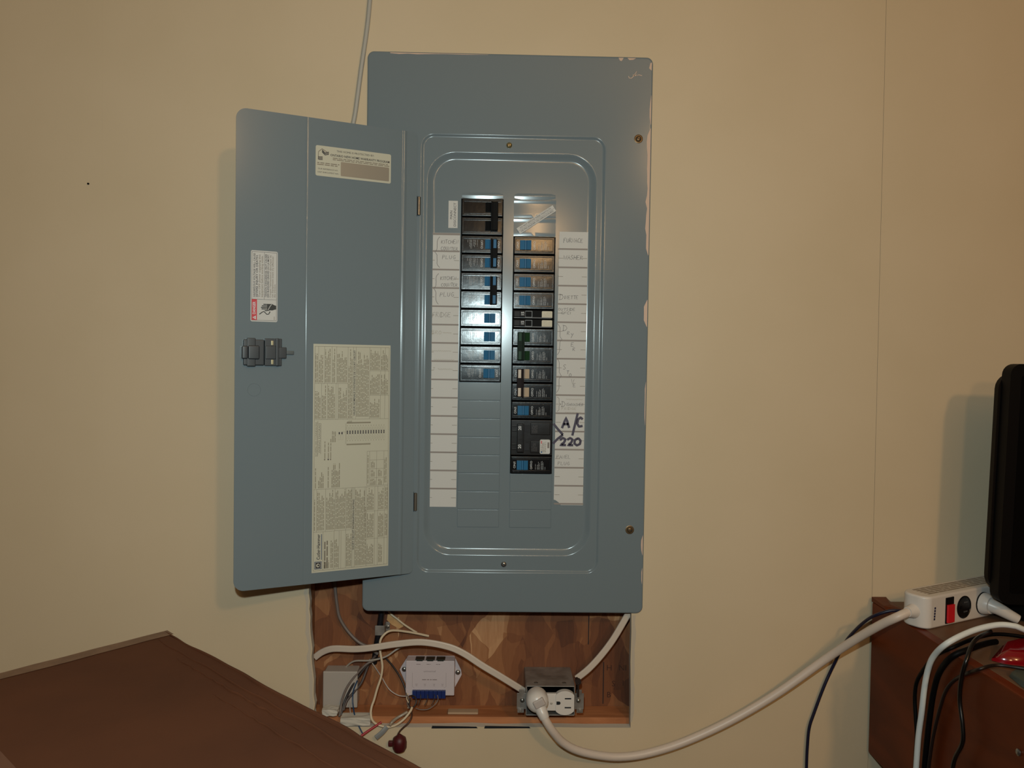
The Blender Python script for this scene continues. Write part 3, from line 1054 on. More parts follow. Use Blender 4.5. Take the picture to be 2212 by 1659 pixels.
def hl(t, s0=.018, s1=.985): mb.rect(X(s0), X(s1), V(t) - .15, V(t) + .15, Y1, 2)
def vl(s, t0, t1): mb.rect(X(s) - .15, X(s) + .15, V(t1), V(t0), Y1, 2)


hl(.330); hl(.635, .018, .985)
# upper block: french text in columns
hl(.172, .018, .44)
for s in (.065, .14, .235, .295): vl(s, .010, .172)
for s in (.105, .18, .29, .315): vl(s, .172, .330)
for s in (.44, .508, .545, .725): vl(s, .010, .330)
hl(.115, .725, .985); hl(.225, .725, .985); vl(.87, .010, .33); vl(.93, .010, .33)
P3 = w_ * .0185
for s0, s1, t0, t1 in ((.022, .06, .04, .168), (.07, .135, .02, .168), (.145, .23, .02, .168), (.24, .29, .02, .168), (.30, .435, .03, .168), (.022, .10, .19, .326), (.11, .175, .18, .326), (.185, .285, .18, .326), (.32, .435, .19, .326), (.445, .505, .02, .326),
                       (.55, .72, .03, .32), (.73, .865, .02, .112), (.73, .865, .13, .222), (.73, .865, .24, .325), (.875, .927, .02, .112), (.935, .98, .02, .112), (.875, .927, .13, .222), (.935, .98, .13, .222)):
    mb.words(X(s0), X(s1), V(t1), V(t0), P3, Y1, 1, .52, True, .35)
mb.text('VALEUR NOMINALE D’INTENSITE DE COURT CIRCUIT', X(.527), V(.17), 2.3, Y1, 3, R90, width=h_ * .29, bold=.02)
# middle: wiring diagram
mb.text('SCHEMA DES CONNEXIONS', X(.045), V(.415), 2.6, Y1, 2, R90, width=h_ * .15)
mb.text('WIRING DIAGRAM', X(.085), V(.41), 2.4, Y1, 2, R90, width=h_ * .13)
mb.rect(X(.062), X(.066), V(.49), V(.335), Y1, 2); mb.rect(X(.10), X(.104), V(.48), V(.345), Y1, 2)
mb.words(X(.24), X(.31), V(.43), V(.38), P3, Y1, 1, .5)
for s in (.145, .19, .22):
    mb.words(X(s), X(s) + P3, V(.50), V(.41), P3, Y1, 1, .55)
    mb.rect(X(s), X(s) + 1.5, V(.508), V(.502), Y1, 2 if s != .19 else 3)
for k in range(15):                                   # fifteen bus stabs
    s = .44 + .0345 * k
    for t in (.384, .392):
        mb.rect(X(s) - .7, X(s) + .7, V(t) - 1.1, V(t) + 1.1, Y1, 3)
    mb.frame(X(s) - w_ * .0165, X(s) + w_ * .0165, V(.419), V(.366), .12, Y1, 1)
    mb.stroke([(X(s) - 1, V(.369)), (X(s) + .6, V(.375)), (X(s) - .6, V(.379))], .2, Y1, 1); mb.stroke([(X(s) - 1, V(.416)), (X(s) + .6, V(.410)), (X(s) - .6, V(.403))], .2, Y1, 1)
    mb.rect(X(s) - .35, X(s) + .35, V(.361), V(.357), Y1, 1); mb.rect(X(s) - .35, X(s) + .35, V(.427), V(.423), Y1, 1)
for t in (.346, .442):
    mb.rect(X(.43), X(.745), V(t) - .9, V(t) + .9, Y1, 1)
for s in (.335, .37):
    mb.rect(X(s) - .7, X(s) + .9, V(.396), V(.386), Y1, 3); mb.frame(X(s) - 1.5, X(s) + 1.5, V(.42), V(.40), .15, Y1, 1)
mb.rect(X(.37), X(.44), V(.386) - .12, V(.386) + .12, Y1, 2); mb.rect(X(.42), X(.424), V(.44), V(.348), Y1, 1)
mb.words(X(.44), X(.50), V(.345), V(.336), P3 * .8, Y1, 1, .5)
# small ruled table
mb.frame(X(.70), X(.985), V(.63), V(.475), .3, Y1, 2)
for s in (.735, .83, .925): vl(s, .475, .63)
for t in (.515, .555, .595): hl(t, .735, .925)
for s0, s1, t0, t1 in ((.75, .82, .56, .59), (.845, .915, .56, .59), (.745, .825, .60, .628), (.85, .91, .60, .628), (.75, .82, .52, .55), (.93, .975, .49, .62), (.705, .73, .49, .62)):
    mb.words(X(s0), X(s1), V(t1), V(t0), P3, Y1, 1, .5)
for s0, s1, t0, t1 in ((.03, .06, .54, .63), (.07, .15, .56, .63), (.19, .22, .53, .63), (.24, .35, .52, .63)):
    mb.words(X(s0), X(s1), V(t1), V(t0), P3, Y1, 1, .55, True, .5)
# lower block: english text
hl(.822, .018, .49)
for s in (.055, .17, .29, .43, .50, .53, .68): vl(s, .635, .822)
for s in (.14, .28, .345, .37, .43, .515, .545): vl(s, .822, .992)
vl(.515, .635, .992); vl(.545, .635, .992); vl(.70, .635, .992)
hl(.745, .70, .985); hl(.87, .70, .985); vl(.81, .635, .992); vl(.85, .635, .992); vl(.94, .635, .992)
for s0, s1, t0, t1 in ((.022, .052, .645, .815), (.06, .165, .64, .815), (.175, .285, .64, .815), (.295, .425, .64, .815), (.435, .51, .64, .815), (.55, .695, .645, .985), (.705, .805, .64, .74), (.705, .805, .755, .865), (.855, .935, .64, .74), (.855, .935, .755, .865), (.945, .98, .64, .74), (.945, .98, .76, .86),
                       (.705, .80, .89, .985), (.86, .93, .89, .98), (.235, .275, .84, .985), (.285, .34, .86, .985), (.435, .51, .84, .985), (.15, .23, .95, .985)):
    mb.words(X(s0), X(s1), V(t1), V(t0), P3, Y1, 1, .52, True, .3)
mb.text('SHORT CIRCUIT INTERRUPTING RATING', X(.53), V(.80), 2.2, Y1, 3, R90, width=h_ * .225, bold=.02)
mb.text('Cutler-Hammer', X(.085), V(.888), 4.4, Y1, 3, R90, width=h_ * .112, bold=.02)
mb.rect(X(.118), X(.126), V(.945), V(.832), Y1, 4)
mb.words(X(.15), X(.22), V(.985), V(.85), P3 * 1.6, Y1, 2, .5, True, .6)
mb.frame(X(.035), X(.125), V(.985), V(.952), .8, Y1, 4); mb.rect(X(.048), X(.112), V(.981), V(.956), Y1 - .02, 3)
mb.disc(X(.08), V(.9685), 2.4, Y1 - .05, 0, 16); mb.disc(X(.084), V(.9685), 1.2, Y1 - .08, 3, 14); mb.rect(X(.084), X(.105), V(.9695), V(.9675), Y1 - .1, 3)
tag(mb.build('instruction_label', [CREAMPAPER, mat('fine_print', (140, 134, 116), .7), mat('rule_ink', (116, 108, 94), .6), INK, mat('logo_blue', (52, 70, 104), .5)], door, smooth=False), 'large cream instruction label covered in fine print', None)

# latch
lx, lz = door_xz(566, 762)
def lbox(mb, u0, u1, v0, v1, y0, y1, bev=.8, mi=0):
    a = door_xz(u0, v0); b = door_xz(u1, v1)
    mb.box(a[0], b[0], -y1, -y0, b[1], a[1], bev, mi)


mb = MB(.001)
lbox(mb, 525, 569, 733, 789, 0, 6, 1.2); lbox(mb, 521, 534, 747, 775, 0, 9, 1.5); lbox(mb, 532, 550, 730, 791, 0, 7.5, 1.0)
lbox(mb, 534, 558, 746, 776, 5, 10, 1.5)
mb.build('latch_handle_back', SLATE, door)
mb = MB(.001)
lbox(mb, 571, 607, 731, 790, 0, 5, .6); lbox(mb, 594, 600, 731, 790, 4, 8, .6); lbox(mb, 572, 594, 747, 776, 4, 7, .8)
lbox(mb, 599, 617, 750, 774, 0, 6, .8)
mb.build('latch_bracket', SLATE, door)
mb = MB(.001); lbox(mb, 616, 634, 758, 766, 1, 3.5, .5)
mb.build('latch_bolt', mat('bolt_grey', (84, 90, 92), .4, metal=.4), door)
for v in (741, 782):
    mb = MB(.001); lbox(mb, 584, 589, v - 5, v + 5, 5, 6, .3)
    mb.build('latch_spring', mat('spring_metal', (170, 160, 128), .35, metal=.6), door)
mb = MB(.001)
cxr, czr = door_xz(549, 842)
rr = abs(door_xz(563, 842)[0] - cxr)
ring = [(cxr + rr * math.cos(2 * math.pi * i / 40), -.02, czr + rr * math.sin(2 * math.pi * i / 40)) for i in range(41)]
mb.tube(ring, .28, 6, 1)
mb.build('stamped_ring', GREY, door)

# ================================================================== THE BREAKERS
def b_body(parent, zc=0.0, h=12.25, m=BLACK, name='body'):
    mb = MB(.001)
    mb.box(-28.4, 28.4, -4.2, 40, zc - h, zc + h, 1.5, seg=3)
    return mb.build(name, m, parent)


def b_face(parent, zc, print_mi=True, lift=0):
    mb = MB(.001)
    # raised rim around a sunk glossy face
    rim_o, rim_i = rrect(-27.2, 26.2, zc - 10.6, zc + 10.0, 1.6, 3), rrect(-26.3, 25.3, zc - 9.5, zc + 8.9, 1.2, 3)
    mb.prism(rim_o, -5.2, -4.0, 0, holes=[rim_i])
    o = mb.build('face_rim', BLACK, parent)
    mb = MB(.001)
    mb.box(-26.0, 25.0, -4.9, -4.0, zc - 9.2, zc + 8.6, .35)
    mb.box(-26.0, 25.0, -5.5, -4.7, zc - 9.2, zc - 7.2, .35)
    y = -4.98
    if print_mi:
        mb.text('ON/I', -22.8, zc, 3.2, y, 1, R90)
        mb.text('OFF/O', 0.2, zc, 3.0, y, 1, R90, width=11.5)
        for i, (x, l) in enumerate(((5.4, 9), (8.0, 7), (9.4, 11), (10.8, 9), (13.2, 12), (14.6, 12), (16.0, 10), (18.6, 4))):
            mb.words(x, x + 1.15, zc - 6.2, zc - 6.2 + l, 1.1, y, 2, .42, True, .1)
    p = mb.build('label_face', [BLACKFACE, WHITEINK, mat('dim_print', (150, 152, 154), .5)], parent)
    return o, p


TOG = [(-19.8, -4.6), (-19.8, -8.0), (-13.6, -9.2), (-13.0, -7.6), (-11.2, -7.6), (-10.6, -9.6), (-4.6, -8.0), (-4.6, -4.6)]


def b_toggle(parent, zc, m, x_shift=0.0, h=6.3):
    mb = MB(.001)
    n = len(TOG)
    vs_ = [(x + x_shift, y, zc + s * h) for s in (-1, 1) for x, y in TOG]
    fs = [(i, i + 1, n + i + 1, n + i) for i in range(n - 1)]
    fs = [tuple(reversed(f)) for f in fs] + [tuple(range(n)), tuple(reversed(range(n, 2 * n)))]
    mb.add(vs_, fs)
    return mb.build('toggle', m, parent, smooth=False)


def b_tie(parent, m_bar, m_in, inserts=True):
    mb = MB(.001)
    mb.box(-21.6, -12.2, -13.0, -8.8, -19.2, 19.2, 1.0, seg=2)
    mb.box(-14.6, -12.0, -14.0, -8.8, -19.4, 19.4, .7)
    mb.build('handle_tie', m_bar, parent)
    if inserts:
        for s in (-1, 1):
            mb = MB(.001)
            z = s * PITCH / 2
            mb.box(-20.0, -15.8, -13.5, -12.6, z - 5.8, z + 5.8, .3)
            mb.build('tie_window', m_in, parent)


GRP = 'circuit breakers in the panel'


def place(col, r, span, name, label):
    x = -36.0 if col == 'L' else 36.0
    z = ROW0 - (r + span / 2) * PITCH
    return empty(name, (x * .001, YD * .001, ZC + z * .001), label, 'breaker', GRP, roty=math.pi if col == 'L' else 0.0)


def single(col, r, label):
    e = place(col, r, 1, 'single_breaker', label)
    b_body(e); b_face(e, 0); b_toggle(e, 0, BLUE)
    return e


def copy_tree(o, parent=None):
    c = o.copy(); C.objects.link(c)
    c.parent = parent
    for ch in list(o.children):
        copy_tree(ch, c)
    return c


def single_copy(src, col, r, label):
    e = copy_tree(src)
    e.location = ((-36.0 if col == 'L' else 36.0) * .001, YD * .001, ZC + (ROW0 - (r + .5) * PITCH) * .001)
    e.rotation_euler = (0, math.pi if col == 'L' else 0.0, 0)
    e['label'] = label
    return e


def double(col, r, label, m_tog, m_bar, m_in, inserts=True, prints=True):
    e = place(col, r, 2, 'double_breaker', label)
    for s in (1, -1):
        b_body(e, s * PITCH / 2); b_face(e, s * PITCH / 2, prints); b_toggle(e, s * PITCH / 2, m_tog)
    b_tie(e, m_bar, m_in, inserts)
    return e


double('L', 0, 'all-black double main breaker beside the MAIN DISCONNECT label', MATTEBAR, MATTEBAR, MATTEBAR, False, False)
double('L', 2, 'upper double breaker with blue toggles under a black tie bar, left column', BLUE, MATTEBAR, BLUE)
double('L', 4, 'lower double breaker with blue toggles under a black tie bar, left column', BLUE, MATTEBAR, BLUE)
s0 = single('R', 2, 'single breaker with blue toggle beside the word FURNACE')
for col, r, lb in (('R', 3, 'single breaker with blue toggle beside the word WASHER'), ('R', 4, 'single breaker with blue toggle beside the blank strip cell under WASHER'),
                   ('R', 5, 'single breaker with blue toggle beside the word DINETTE'), ('R', 11, 'single breaker with blue toggle directly above the A/C breaker'),
                   ('R', 14, 'lowest single breaker of the right column, beside PANEL PLUG'), ('L', 6, 'single blue-toggle breaker in brightest flash glare, topmost left-column single'),
                   ('L', 7, 'second single blue-toggle breaker of the left column, below the FRIDGE one'), ('L', 8, 'third single blue-toggle breaker of the left column, above the lowest'),
                   ('L', 9, 'lowest breaker of the left column, just above the blank plates')):
    single_copy(s0, col, r, lb)
double('R', 7, 'double breaker with dark green toggles and green tie bar', GREEN, mat('green_black_bar', (7, 26, 13), .55, spec=.12), GREEN)
double('R', 9, 'double breaker with ivory toggles behind a black tie bar, beside STOVE', IVORY, mat('red_black_bar', (22, 10, 10), .55, spec=.12), IVORY)

# tandem: two half-height switches in one slot
e = place('R', 6, 1, 'tandem_breaker', 'tandem breaker with two small handles marked 15 and beige stickers')
for s in (1, -1):
    z = s * 6.2
    mb = MB(.001); mb.box(-28.4, 28.4, -4.0, 40, z - 5.9, z + 5.9, .8)
    mb.build('body', MATTEBAR, e)
    mb = MB(.001); mb.box(-26.5, -16, -5.4, -3.8, z - 3.2, z + 4.4, .4)
    mb.build('handle_guard', mat('brown_matte', (22, 15, 13), .5, spec=.2), e)
    mb = MB(.001); mb.box(-18.5, -11.5, -9.5, -3.8, z - 3.6, z + 4.6, .7)
    mb.text('15', -14.8, z + .5, 4.0, -9.58, 1, R90, bold=.02)
    mb.build('toggle', [mat('brown_matte', (22, 15, 13), .5, spec=.2), WHITEINK], e)
    mb = MB(.001); mb.prism(rrect(-11.3, -1.5, z - 4.6, z + 4.8, .8, 3), -4.9, -3.9, 0, holes=[rrect(-10.8, -2.5, z - 3.4, z + 3.9, .6, 3)])
    mb.build('handle_slot_rim', mat('grey_ridge', (96, 98, 100), .4, spec=.2), e)
    mb = MB(.001); mb.box(-26.5, 25, -5.0, -3.9, z - 5.4, z - 3.9, .3)
    mb.build('ridge', mat('grey_ridge', (96, 98, 100), .4, spec=.2), e)
    mb = MB(.001); mb.prism(rrect(11.5, 25.8, z - 4.6, z + 4.7, 1.2, 4), -4.5, -3.9)
    mb.words(13, 24.5, z - 3.6, z + 3.8, 1.3, -4.56, 1, .35, True, .5)
    mb.build('rating_sticker', [mat('beige_sticker', (198, 190, 166), .5), mat('pale_print', (168, 160, 138), .5)], e)

# two-pole air-conditioner breaker
e = place('R', 12, 2, 'double_breaker', 'brown-black double breaker with handles marked 20, beside A/C 220')
mb = MB(.001)
mb.box(-28.4, 28.4, -3.6, 40, -24.6, 24.6, 1.2)
mb.build('body', BROWNBLK, e)
for s in (1, -1):
    z = s * PITCH / 2
    mb = MB(.001); mb.box(-10.0, -3.0, -3.9, -3.4, z - 5.0, z + 5.0, .2)
    mb.build('handle_well', HOLE, e, smooth=False)
    mb = MB(.001); mb.box(-1.5, 25.5, -4.8, -3.4, z - 8.5, z + 8.0, .8)
    mb.words(0, 9, z - 6, z + 6, 1.6, -4.86, 1, .3, True, .6)
    mb.build('raised_face', [BROWNBLK, mat('dim_brown', (58, 50, 46), .5)], e)
    for k in (-1, 1):
        mb = MB(.001); mb.box(-27.0, -20.5, -4.6, -3.4, z + k * 3.2 - .9, z + k * 3.2 + .9, .3)
        mb.build('grip_rib', BROWNBLK, e)
mb = MB(.001)
mb.box(-20.0, -11.5, -11.0, -3.4, -19.5, 19.5, .8); mb.box(-12.6, -11.0, -12.2, -3.4, -19.7, 19.7, .4)
for s in (1, -1):
    mb.text('20', -16.3, s * PITCH / 2 + 1, 4.2, -11.08, 1, R90, bold=.02)
mb.build('handle', [BROWNBLK, WHITEINK], e)
mb = MB(.001)
mb.prism(rrect(11.6, 25.6, -22.0, -2.2, 1.8, 4), -5.1, -4.6)
mb.words(13, 21, -20, -5, 1.2, -5.16, 1, .4, True, .4); mb.rect(22, 24.5, -14, -6, -5.16, 2); mb.rect(13, 15, -20.5, -18.6, -5.16, 3); mb.rect(13, 14.2, -8, -4, -5.16, 4)
mb.build('rating_sticker', [PAPER, FADEDINK, GREYINK, mat('blue_dot', (60, 110, 160), .5), RED], e)

# ================================================================== THE CUT-OUT'S WIRING
NMS = [(-.0047, 0), (-.0043, -.0016), (-.0030, -.0022), (-.0017, -.0017), (0, -.0021), (.0017, -.0017), (.0030, -.0022), (.0043, -.0016), (.0047, 0), (.0040, .0017), (0, .0021), (-.0040, .0017)]


def cable(name, pts, r, m, label, cat='wire', group=None, flat=None, n=10, sub=6, extra=None, taper=None):
    """pts: (u, v, Y) sighted on planes parallel to the wall, or ready points"""
    P = [p if isinstance(p, Vector) else at(*p) for p in pts]
    mb = MB()
    mb.tube(P, r, n, sub, flat, taper=taper)
    o = mb.build(name, m, ang=80)
    return tag(o, label, cat, group)


CG = 'cables in the cut-out'
cable('sheathed_cable', [(680, 1420, .036), (697, 1408, .032), (721, 1401, .026), (766, 1402, .018), (803, 1399, .012), (857, 1391, .008), (911, 1387, .005), (965, 1396, .003), (1001, 1411, .002), (1041, 1437, .002), (1081, 1461, .004), (1123, 1487, .010), (1136, 1495, .014)],
      .004, NMJ, 'flat pale cable arching from the left stud to the outlet box', 'cable', CG, NMS)
cable('sheathed_cable', [(1372, 1302, .012), (1354, 1331, .014), (1325, 1380, .016), (1298, 1416, .016), (1271, 1445, .016), (1246, 1465, .018)],
      .004, NMJ, 'flat pale cable running from under the panel to the outlet box', 'cable', CG, NMS)
cable('coaxial_cable', [Vector((-.135, -.0045, 2.396)), Vector((-.152, -.0045, 2.15)), Vector((-.172, -.0045, 1.90)), (803, -40, -.0045), (799, 0, -.0045), (793, 60, -.0045), (780, 150, -.0045), (768, 240, -.0045), (758, 300, -.0045), (738, 480, -.0045), (716, 700, -.0045), (700, 950, -.0045), (694, 1150, -.003), (696, 1200, .006), (700, 1225, .030), (704, 1240, .046)],
      .0031, mat('grey_white_cable', (172, 170, 162), .45), 'grey-white cable running up the wall behind the open door', 'cable')
cable('grey_cable', [(720, 1180, .050), (722, 1230, .049), (724, 1271, .048), (728, 1306, .047), (734, 1335, .046), (752, 1364, .045), (775, 1387, .043), (800, 1400, .041), (816, 1413, .041)], .0024, GREYW, 'dark grey wire curving down the left of the strand board', 'wire', CG)
cable('cream_wire', [(926, 1374, .051), (893, 1367, .045), (857, 1362, .035), (839, 1364, .029), (826, 1375, .026), (821, 1387, .024), (821, 1405, .024), (824, 1423, .022), (826, 1441, .020), (823, 1463, .018), (815, 1487, .015), (808, 1512, .011), (803, 1526, .008), (801, 1541, .004), (804, 1555, .000), (813, 1564, -.003), (832, 1570, -.004), (851, 1568, -.003), (871, 1555, 0), (886, 1537, .006), (890, 1528, .010)],
      .0017, CREAMW, 'thin cream wire making a long hanging loop', 'wire', CG)
cable('cream_stub', [(838, 1318, .050), (846, 1328, .048), (858, 1337, .047), (873, 1349, .047), (893, 1362, .049), (900, 1366, .051)], .0015, CREAMW, 'short cream wire slanting down under the panel', 'wire', CG)
cable('black_cable', [(827, 1296, .043), (825, 1317, .043), (822, 1340, .043), (818, 1366, .044), (814, 1390, .045), (811, 1412, .046), (808, 1432, .048)], .0044, mat('black_jacket', (18, 20, 26), .4), 'thick black cable coming down behind the steel strap', 'cable', CG)
# bundle of dark wires
cable('dark_wire', [(826, 1420, .034), (805, 1428, .033), (790, 1436, .031), (770, 1457, .028), (750, 1484, .024), (739, 1512, .020), (736, 1532, .016), (733, 1548, .010)], .0016, GREYW, 'grey wire, outermost of the bundle bowing to the left', 'wire', CG)
cable('dark_wire', [(820, 1421, .038), (800, 1431, .036), (784, 1448, .033), (764, 1477, .028), (750, 1503, .024), (742, 1524, .019), (737, 1545, .013)], .0017, DARKW, 'dark wire in the middle of the left bundle', 'wire', CG)
cable('dark_wire', [(812, 1416, .041), (798, 1432, .039), (790, 1452, .036), (780, 1476, .031), (763, 1497, .027), (749, 1514, .023), (742, 1535, .016)], .0019, mat('brown_grey_wire', (74, 64, 62), .45), 'brown-grey wire along the right of the left bundle', 'wire', CG)
cable('pale_wire', [(872, 1395, .034), (855, 1404, .030), (838, 1416, .028), (820, 1423, .029), (795, 1427, .032), (766, 1428, .040), (750, 1438, .047), (744, 1446, .051)], .0013, mat('pale_grey_wire', (168, 160, 150), .4), 'pale grey wire crossing behind the cream loop', 'wire', CG)
cable('pale_wire', [(798, 1424, .043), (808, 1438, .043), (824, 1462, .043), (840, 1488, .041), (858, 1501, .038), (874, 1504, .036), (884, 1502, .036)], .0009, mat('silver_wire', (176, 164, 156), .35), 'hair-thin pale wire running down to the module terminals', 'wire', CG)
cable('dark_wire', [(832, 1420, .049), (848, 1438, .049), (864, 1462, .047), (874, 1484, .043), (878, 1500, .039)], .0013, DARKW, 'dark wire descending past the left ear of the module', 'wire', CG)
cable('blue_wire', [(772, 1470, .026), (764, 1490, .024), (762, 1506, .022), (763, 1527, .016), (768, 1552, .004), (776, 1570, -.003), (784, 1586, -.008)], .0009, BLUEW, 'thin blue wire hanging in front of the white junction box', 'wire', CG)
cable('pale_wire', [(760, 1500, .028), (756, 1520, .022), (757, 1540, .012), (762, 1556, .004)], .0008, mat('silver_wire', (176, 164, 156), .35), 'short thin pale wire left of the blue wire', 'wire', CG)
cable('red_wire', [(824, 1560, -.002), (812, 1568, -.005), (791, 1582, -.010), (780, 1590, -.013)], .0017, REDW, 'short red wire end poking over the brown box', 'wire', CG)
cable('grey_lead', [(836, 1570, -.006), (826, 1582, -.009), (812, 1594, -.012)], .0028, mat('blue_grey_lead', (120, 122, 122), .45), 'blue-grey flat lead beside the red wire', 'wire', CG, [(-.0034, 0), (-.003, -.0012), (.003, -.0012), (.0034, 0), (.003, .0012), (-.003, .0012)])
cable('brown_wire', [(886, 1526, .014), (889, 1538, .008), (889, 1549, .003), (881, 1563, -.002), (866, 1577, -.004), (859, 1588, -.005), (857, 1596, -.006)], .0012, mat('dark_brown_wire', (66, 40, 26), .45), 'dark brown wire leading down to the maroon connector', 'wire', CG)
cable('pale_wire', [(880, 1538, .003), (868, 1545, .000), (856, 1552, -.002), (846, 1561, -.004), (842, 1568, -.007)], .0021, mat('clear_cable', (150, 138, 122), .25), 'translucent grey cable above the cream loop', 'wire', CG)
# twisted pairs by the terminal
for k, ph in enumerate((0, math.pi)):
    pts = []
    for i in range(17):
        t = i / 16
        p = at(879 + 4 * t, 1496 + 34 * t, .034 - .018 * t)
        pts.append(p + Vector((math.cos(ph + t * 9) * .0013, math.sin(ph + t * 9) * .0013, 0)))
    cable('twisted_wire', pts, .0009, (CREAMW, GREYW)[k], ('cream strand of the twisted pair beside the module', 'grey strand of the twisted pair beside the module')[k], 'wire', CG, sub=2)
cable('loop_wire', [(889, 1502, .027), (897, 1506, .022), (899, 1518, .018), (892, 1528, .016), (884, 1526, .018), (886, 1508, .024)], .0010, DARKW, 'small dark wire loop under the blue terminal, nearer the twisted pair', 'wire', CG)
cable('loop_wire', [(945, 1502, .027), (946, 1512, .022), (939, 1522, .019), (925, 1532, .017), (908, 1533, .016), (898, 1530, .015)], .0007, GREYW, 'thin grey wire drooping below the right of the blue terminal', 'wire', CG)
for k, u in enumerate((908, 923, 938)):
    cable('loop_wire', [(u, 1500, .027), (u + 1, 1506, .025), (u - 2, 1516, .023), (u - 6, 1524, .020)], .0006, DARKW, ('leftmost', 'middle', 'rightmost')[k] + ' of three fine dark leads dropping from the blue terminal', 'wire', 'fine leads under the terminal')

# maroon connector
c = at(863, 1605, -.008)
mb = MB(); mb.lathe([(.002, -.0115), (.0075, -.0105), (.0098, -.006), (.0100, .002), (.0088, .007), (.005, .0098), (.0016, .0125)], c, 14, axis='z')
mb.box(c.x - .0155, c.x - .006, c.y - .003, c.y + .003, c.z - .004, c.z + .003, .0014)
tag(mb.build('wire_connector', MAROON), 'dark maroon plastic connector at the edge of the brown box', 'connector')

# steel strap over the black cable
st = empty('cable_strap', at(829, 1353, YB), 'small steel strap holding the black cable to the board', 'strap')
mb = MB(.001)
mb.box(3, 9, -2.2, -.2, -7, 7, .4); mb.box(-10, 3.5, -19.5, -18, -7, 7, .5); mb.box(2.4, 3.8, -19, -.4, -7, 7, .4)
mb.build('strap', GALV, st)
mb = MB(.001); mb.lathe([(2.6, -2), (2.6, -2.8), (1.2, -3.6)], (6.0, 0, 0), 14)
mb.build('screw', STEEL, st)
# cream flake of torn sheathing beside it
p = [at(838, 1325, YB), at(852, 1330, YB), at(868, 1342, YB), at(872, 1352, YB), at(862, 1357, YB), at(846, 1348, YB), at(836, 1338, YB)]
mb = MB(); mb.prism([(q.x, q.z) for q in reversed(p)], YB - .0022, YB - .0002)
tag(mb.build('wood_chip', mat('pale_wood', (206, 164, 112), .7, var=(90, (180, 136, 88)))), 'pale wood chip lifted off the board under the panel', 'wood chip')

# white junction box, lower left
c = at(736, 1487, .032)
jb = empty('junction_box', Vector((c.x, YB, c.z)), 'small white square junction box at lower left of the cut-out', 'box')
mb = MB(.001); mb.box(-23.5, 23.5, -24, 0, -25, 25, 2.0, seg=3)
mb.build('base', OFFWHITE, jb)
mb = MB(.001); mb.box(-24.4, 24.4, -28, -24, -26, 26, 1.5, seg=3)
mb.build('lid', OFFWHITE, jb)
# plaster lumps on the ledge
for (u0, u1, v0, v1, y, nm) in ((738, 802, 1545, 1562, .006, 'long white plaster lump lying on the ledge behind the box corner'), (699, 731, 1528, 1541, .008, 'small white plaster lump left of the wire bundle')):
    a, b = at(u0, v0, y), at(u1, v1, y)
    bm = bmesh.new()
    bmesh.ops.create_cube(bm, size=1)
    bmesh.ops.subdivide_edges(bm, edges=bm.edges[:], cuts=3, use_grid_fill=True)
    for v in bm.verts:
        v.co = Vector(((a.x + b.x) / 2 + v.co.x * (b.x - a.x), y + v.co.y * .018, (a.z + b.z) / 2 + v.co.z * (a.z - b.z))) + Vector([random.uniform(-.0007, .0007) for _ in range(3)])
    me = bpy.data.meshes.new('plaster_lump'); bm.to_mesh(me); bm.free()
    me.materials.append(GYPSUM)
    o = bpy.data.objects.new('plaster_lump', me); C.objects.link(o)
    tag(o, nm, 'plaster', 'plaster lumps')
a, b = at(968, 1537, .035), at(1033, 1546, .022)
mb = MB(); mb.box(a.x, b.x, .020, .034, LZ + .0003, LZ + .0035, .0012)
tag(mb.build('wood_sliver', mat('pale_sliver', (176, 150, 122), .8)), 'flat pale sliver lying on the ledge left of the outlet box', 'wood chip')

# distribution module
c = at(929, 1462, .036)
mod = empty('wiring_module', Vector((c.x, YB, c.z)), 'pale lilac wiring module with three black ports and blue terminal', 'module')
k = (1.147 + .036) / 1.147 * .635
mb = MB(.001)
mb.prism([(-43.0, -1), (-45, 4), (-42.5, 9), (-33, 24), (33.5, 24), (43.5, 4), (44.5, -3), (42, -8), (33.5, -24), (-33, -24)], -2.2, -.2)
mb.build('mounting_plate', LILAC, mod)
mb = MB(.001)
mb.box(-34.5, 35, -22, -2, -26.0, 24.0, 1.2)
y = -22.06
mb.text('universal', -.5, 9.0, 2.6, y, 1, width=17)
mb.words(-11, 10, -4, -2, 2.0, y, 1, .6, False, 0)
for i, x in enumerate((-16.5, -2.0, 11.5)): mb.words(x - 3, x + 3, 18.3, 19.7, 1.4, y, 1, .6, False, 0)
for x in (-19, -7, 6, 18):
    mb.stroke([(x - 1.8, -9), (x - .6, -9), (x - .6, -12.5)], .35, y, 1); mb.stroke([(x + 1.8, -9), (x + .6, -9), (x + .6, -12.5)], .35, y, 1)
mb.stroke([(-25, 7), (-25, -13), (-22, -15)], .3, y, 1); mb.stroke([(23, 7), (23, -13), (20, -15)], .3, y, 1)
mb.build('housing', [LILAC, mat('lilac_print', (138, 126, 128), .6)], mod)
for x in (-15.0, 0.0, 14.8):
    mb = MB(.001); mb.box(x - 6.3, x + 6.3, -20, -6, 23.6, 25.0, .3)
    mb.box(x - 4.5, x + 4.5, -21.8, -20.2, 23.2, 25.4, .3)
    mb.build('port', mat('port_black', (26, 32, 26), .35), mod)
for i in range(8):
    x = -21.5 + i * 5.9
    mb = MB(.001); mb.box(x - 2.85, x + 2.85, -26.5, -16, -28.5, -17.5, .4)
    mb.build('terminal', NAVY, mod)
for x, z in ((-38.5, 4.5), (39.0, .5)):
    mb = MB(.001); mb.lathe([(3.6, -2.0), (3.6, -3.0), (2.6, -4.0), (1.0, -4.4)], (x, 0, z), 16)
    mb.build('mounting_screw', STEEL, mod)

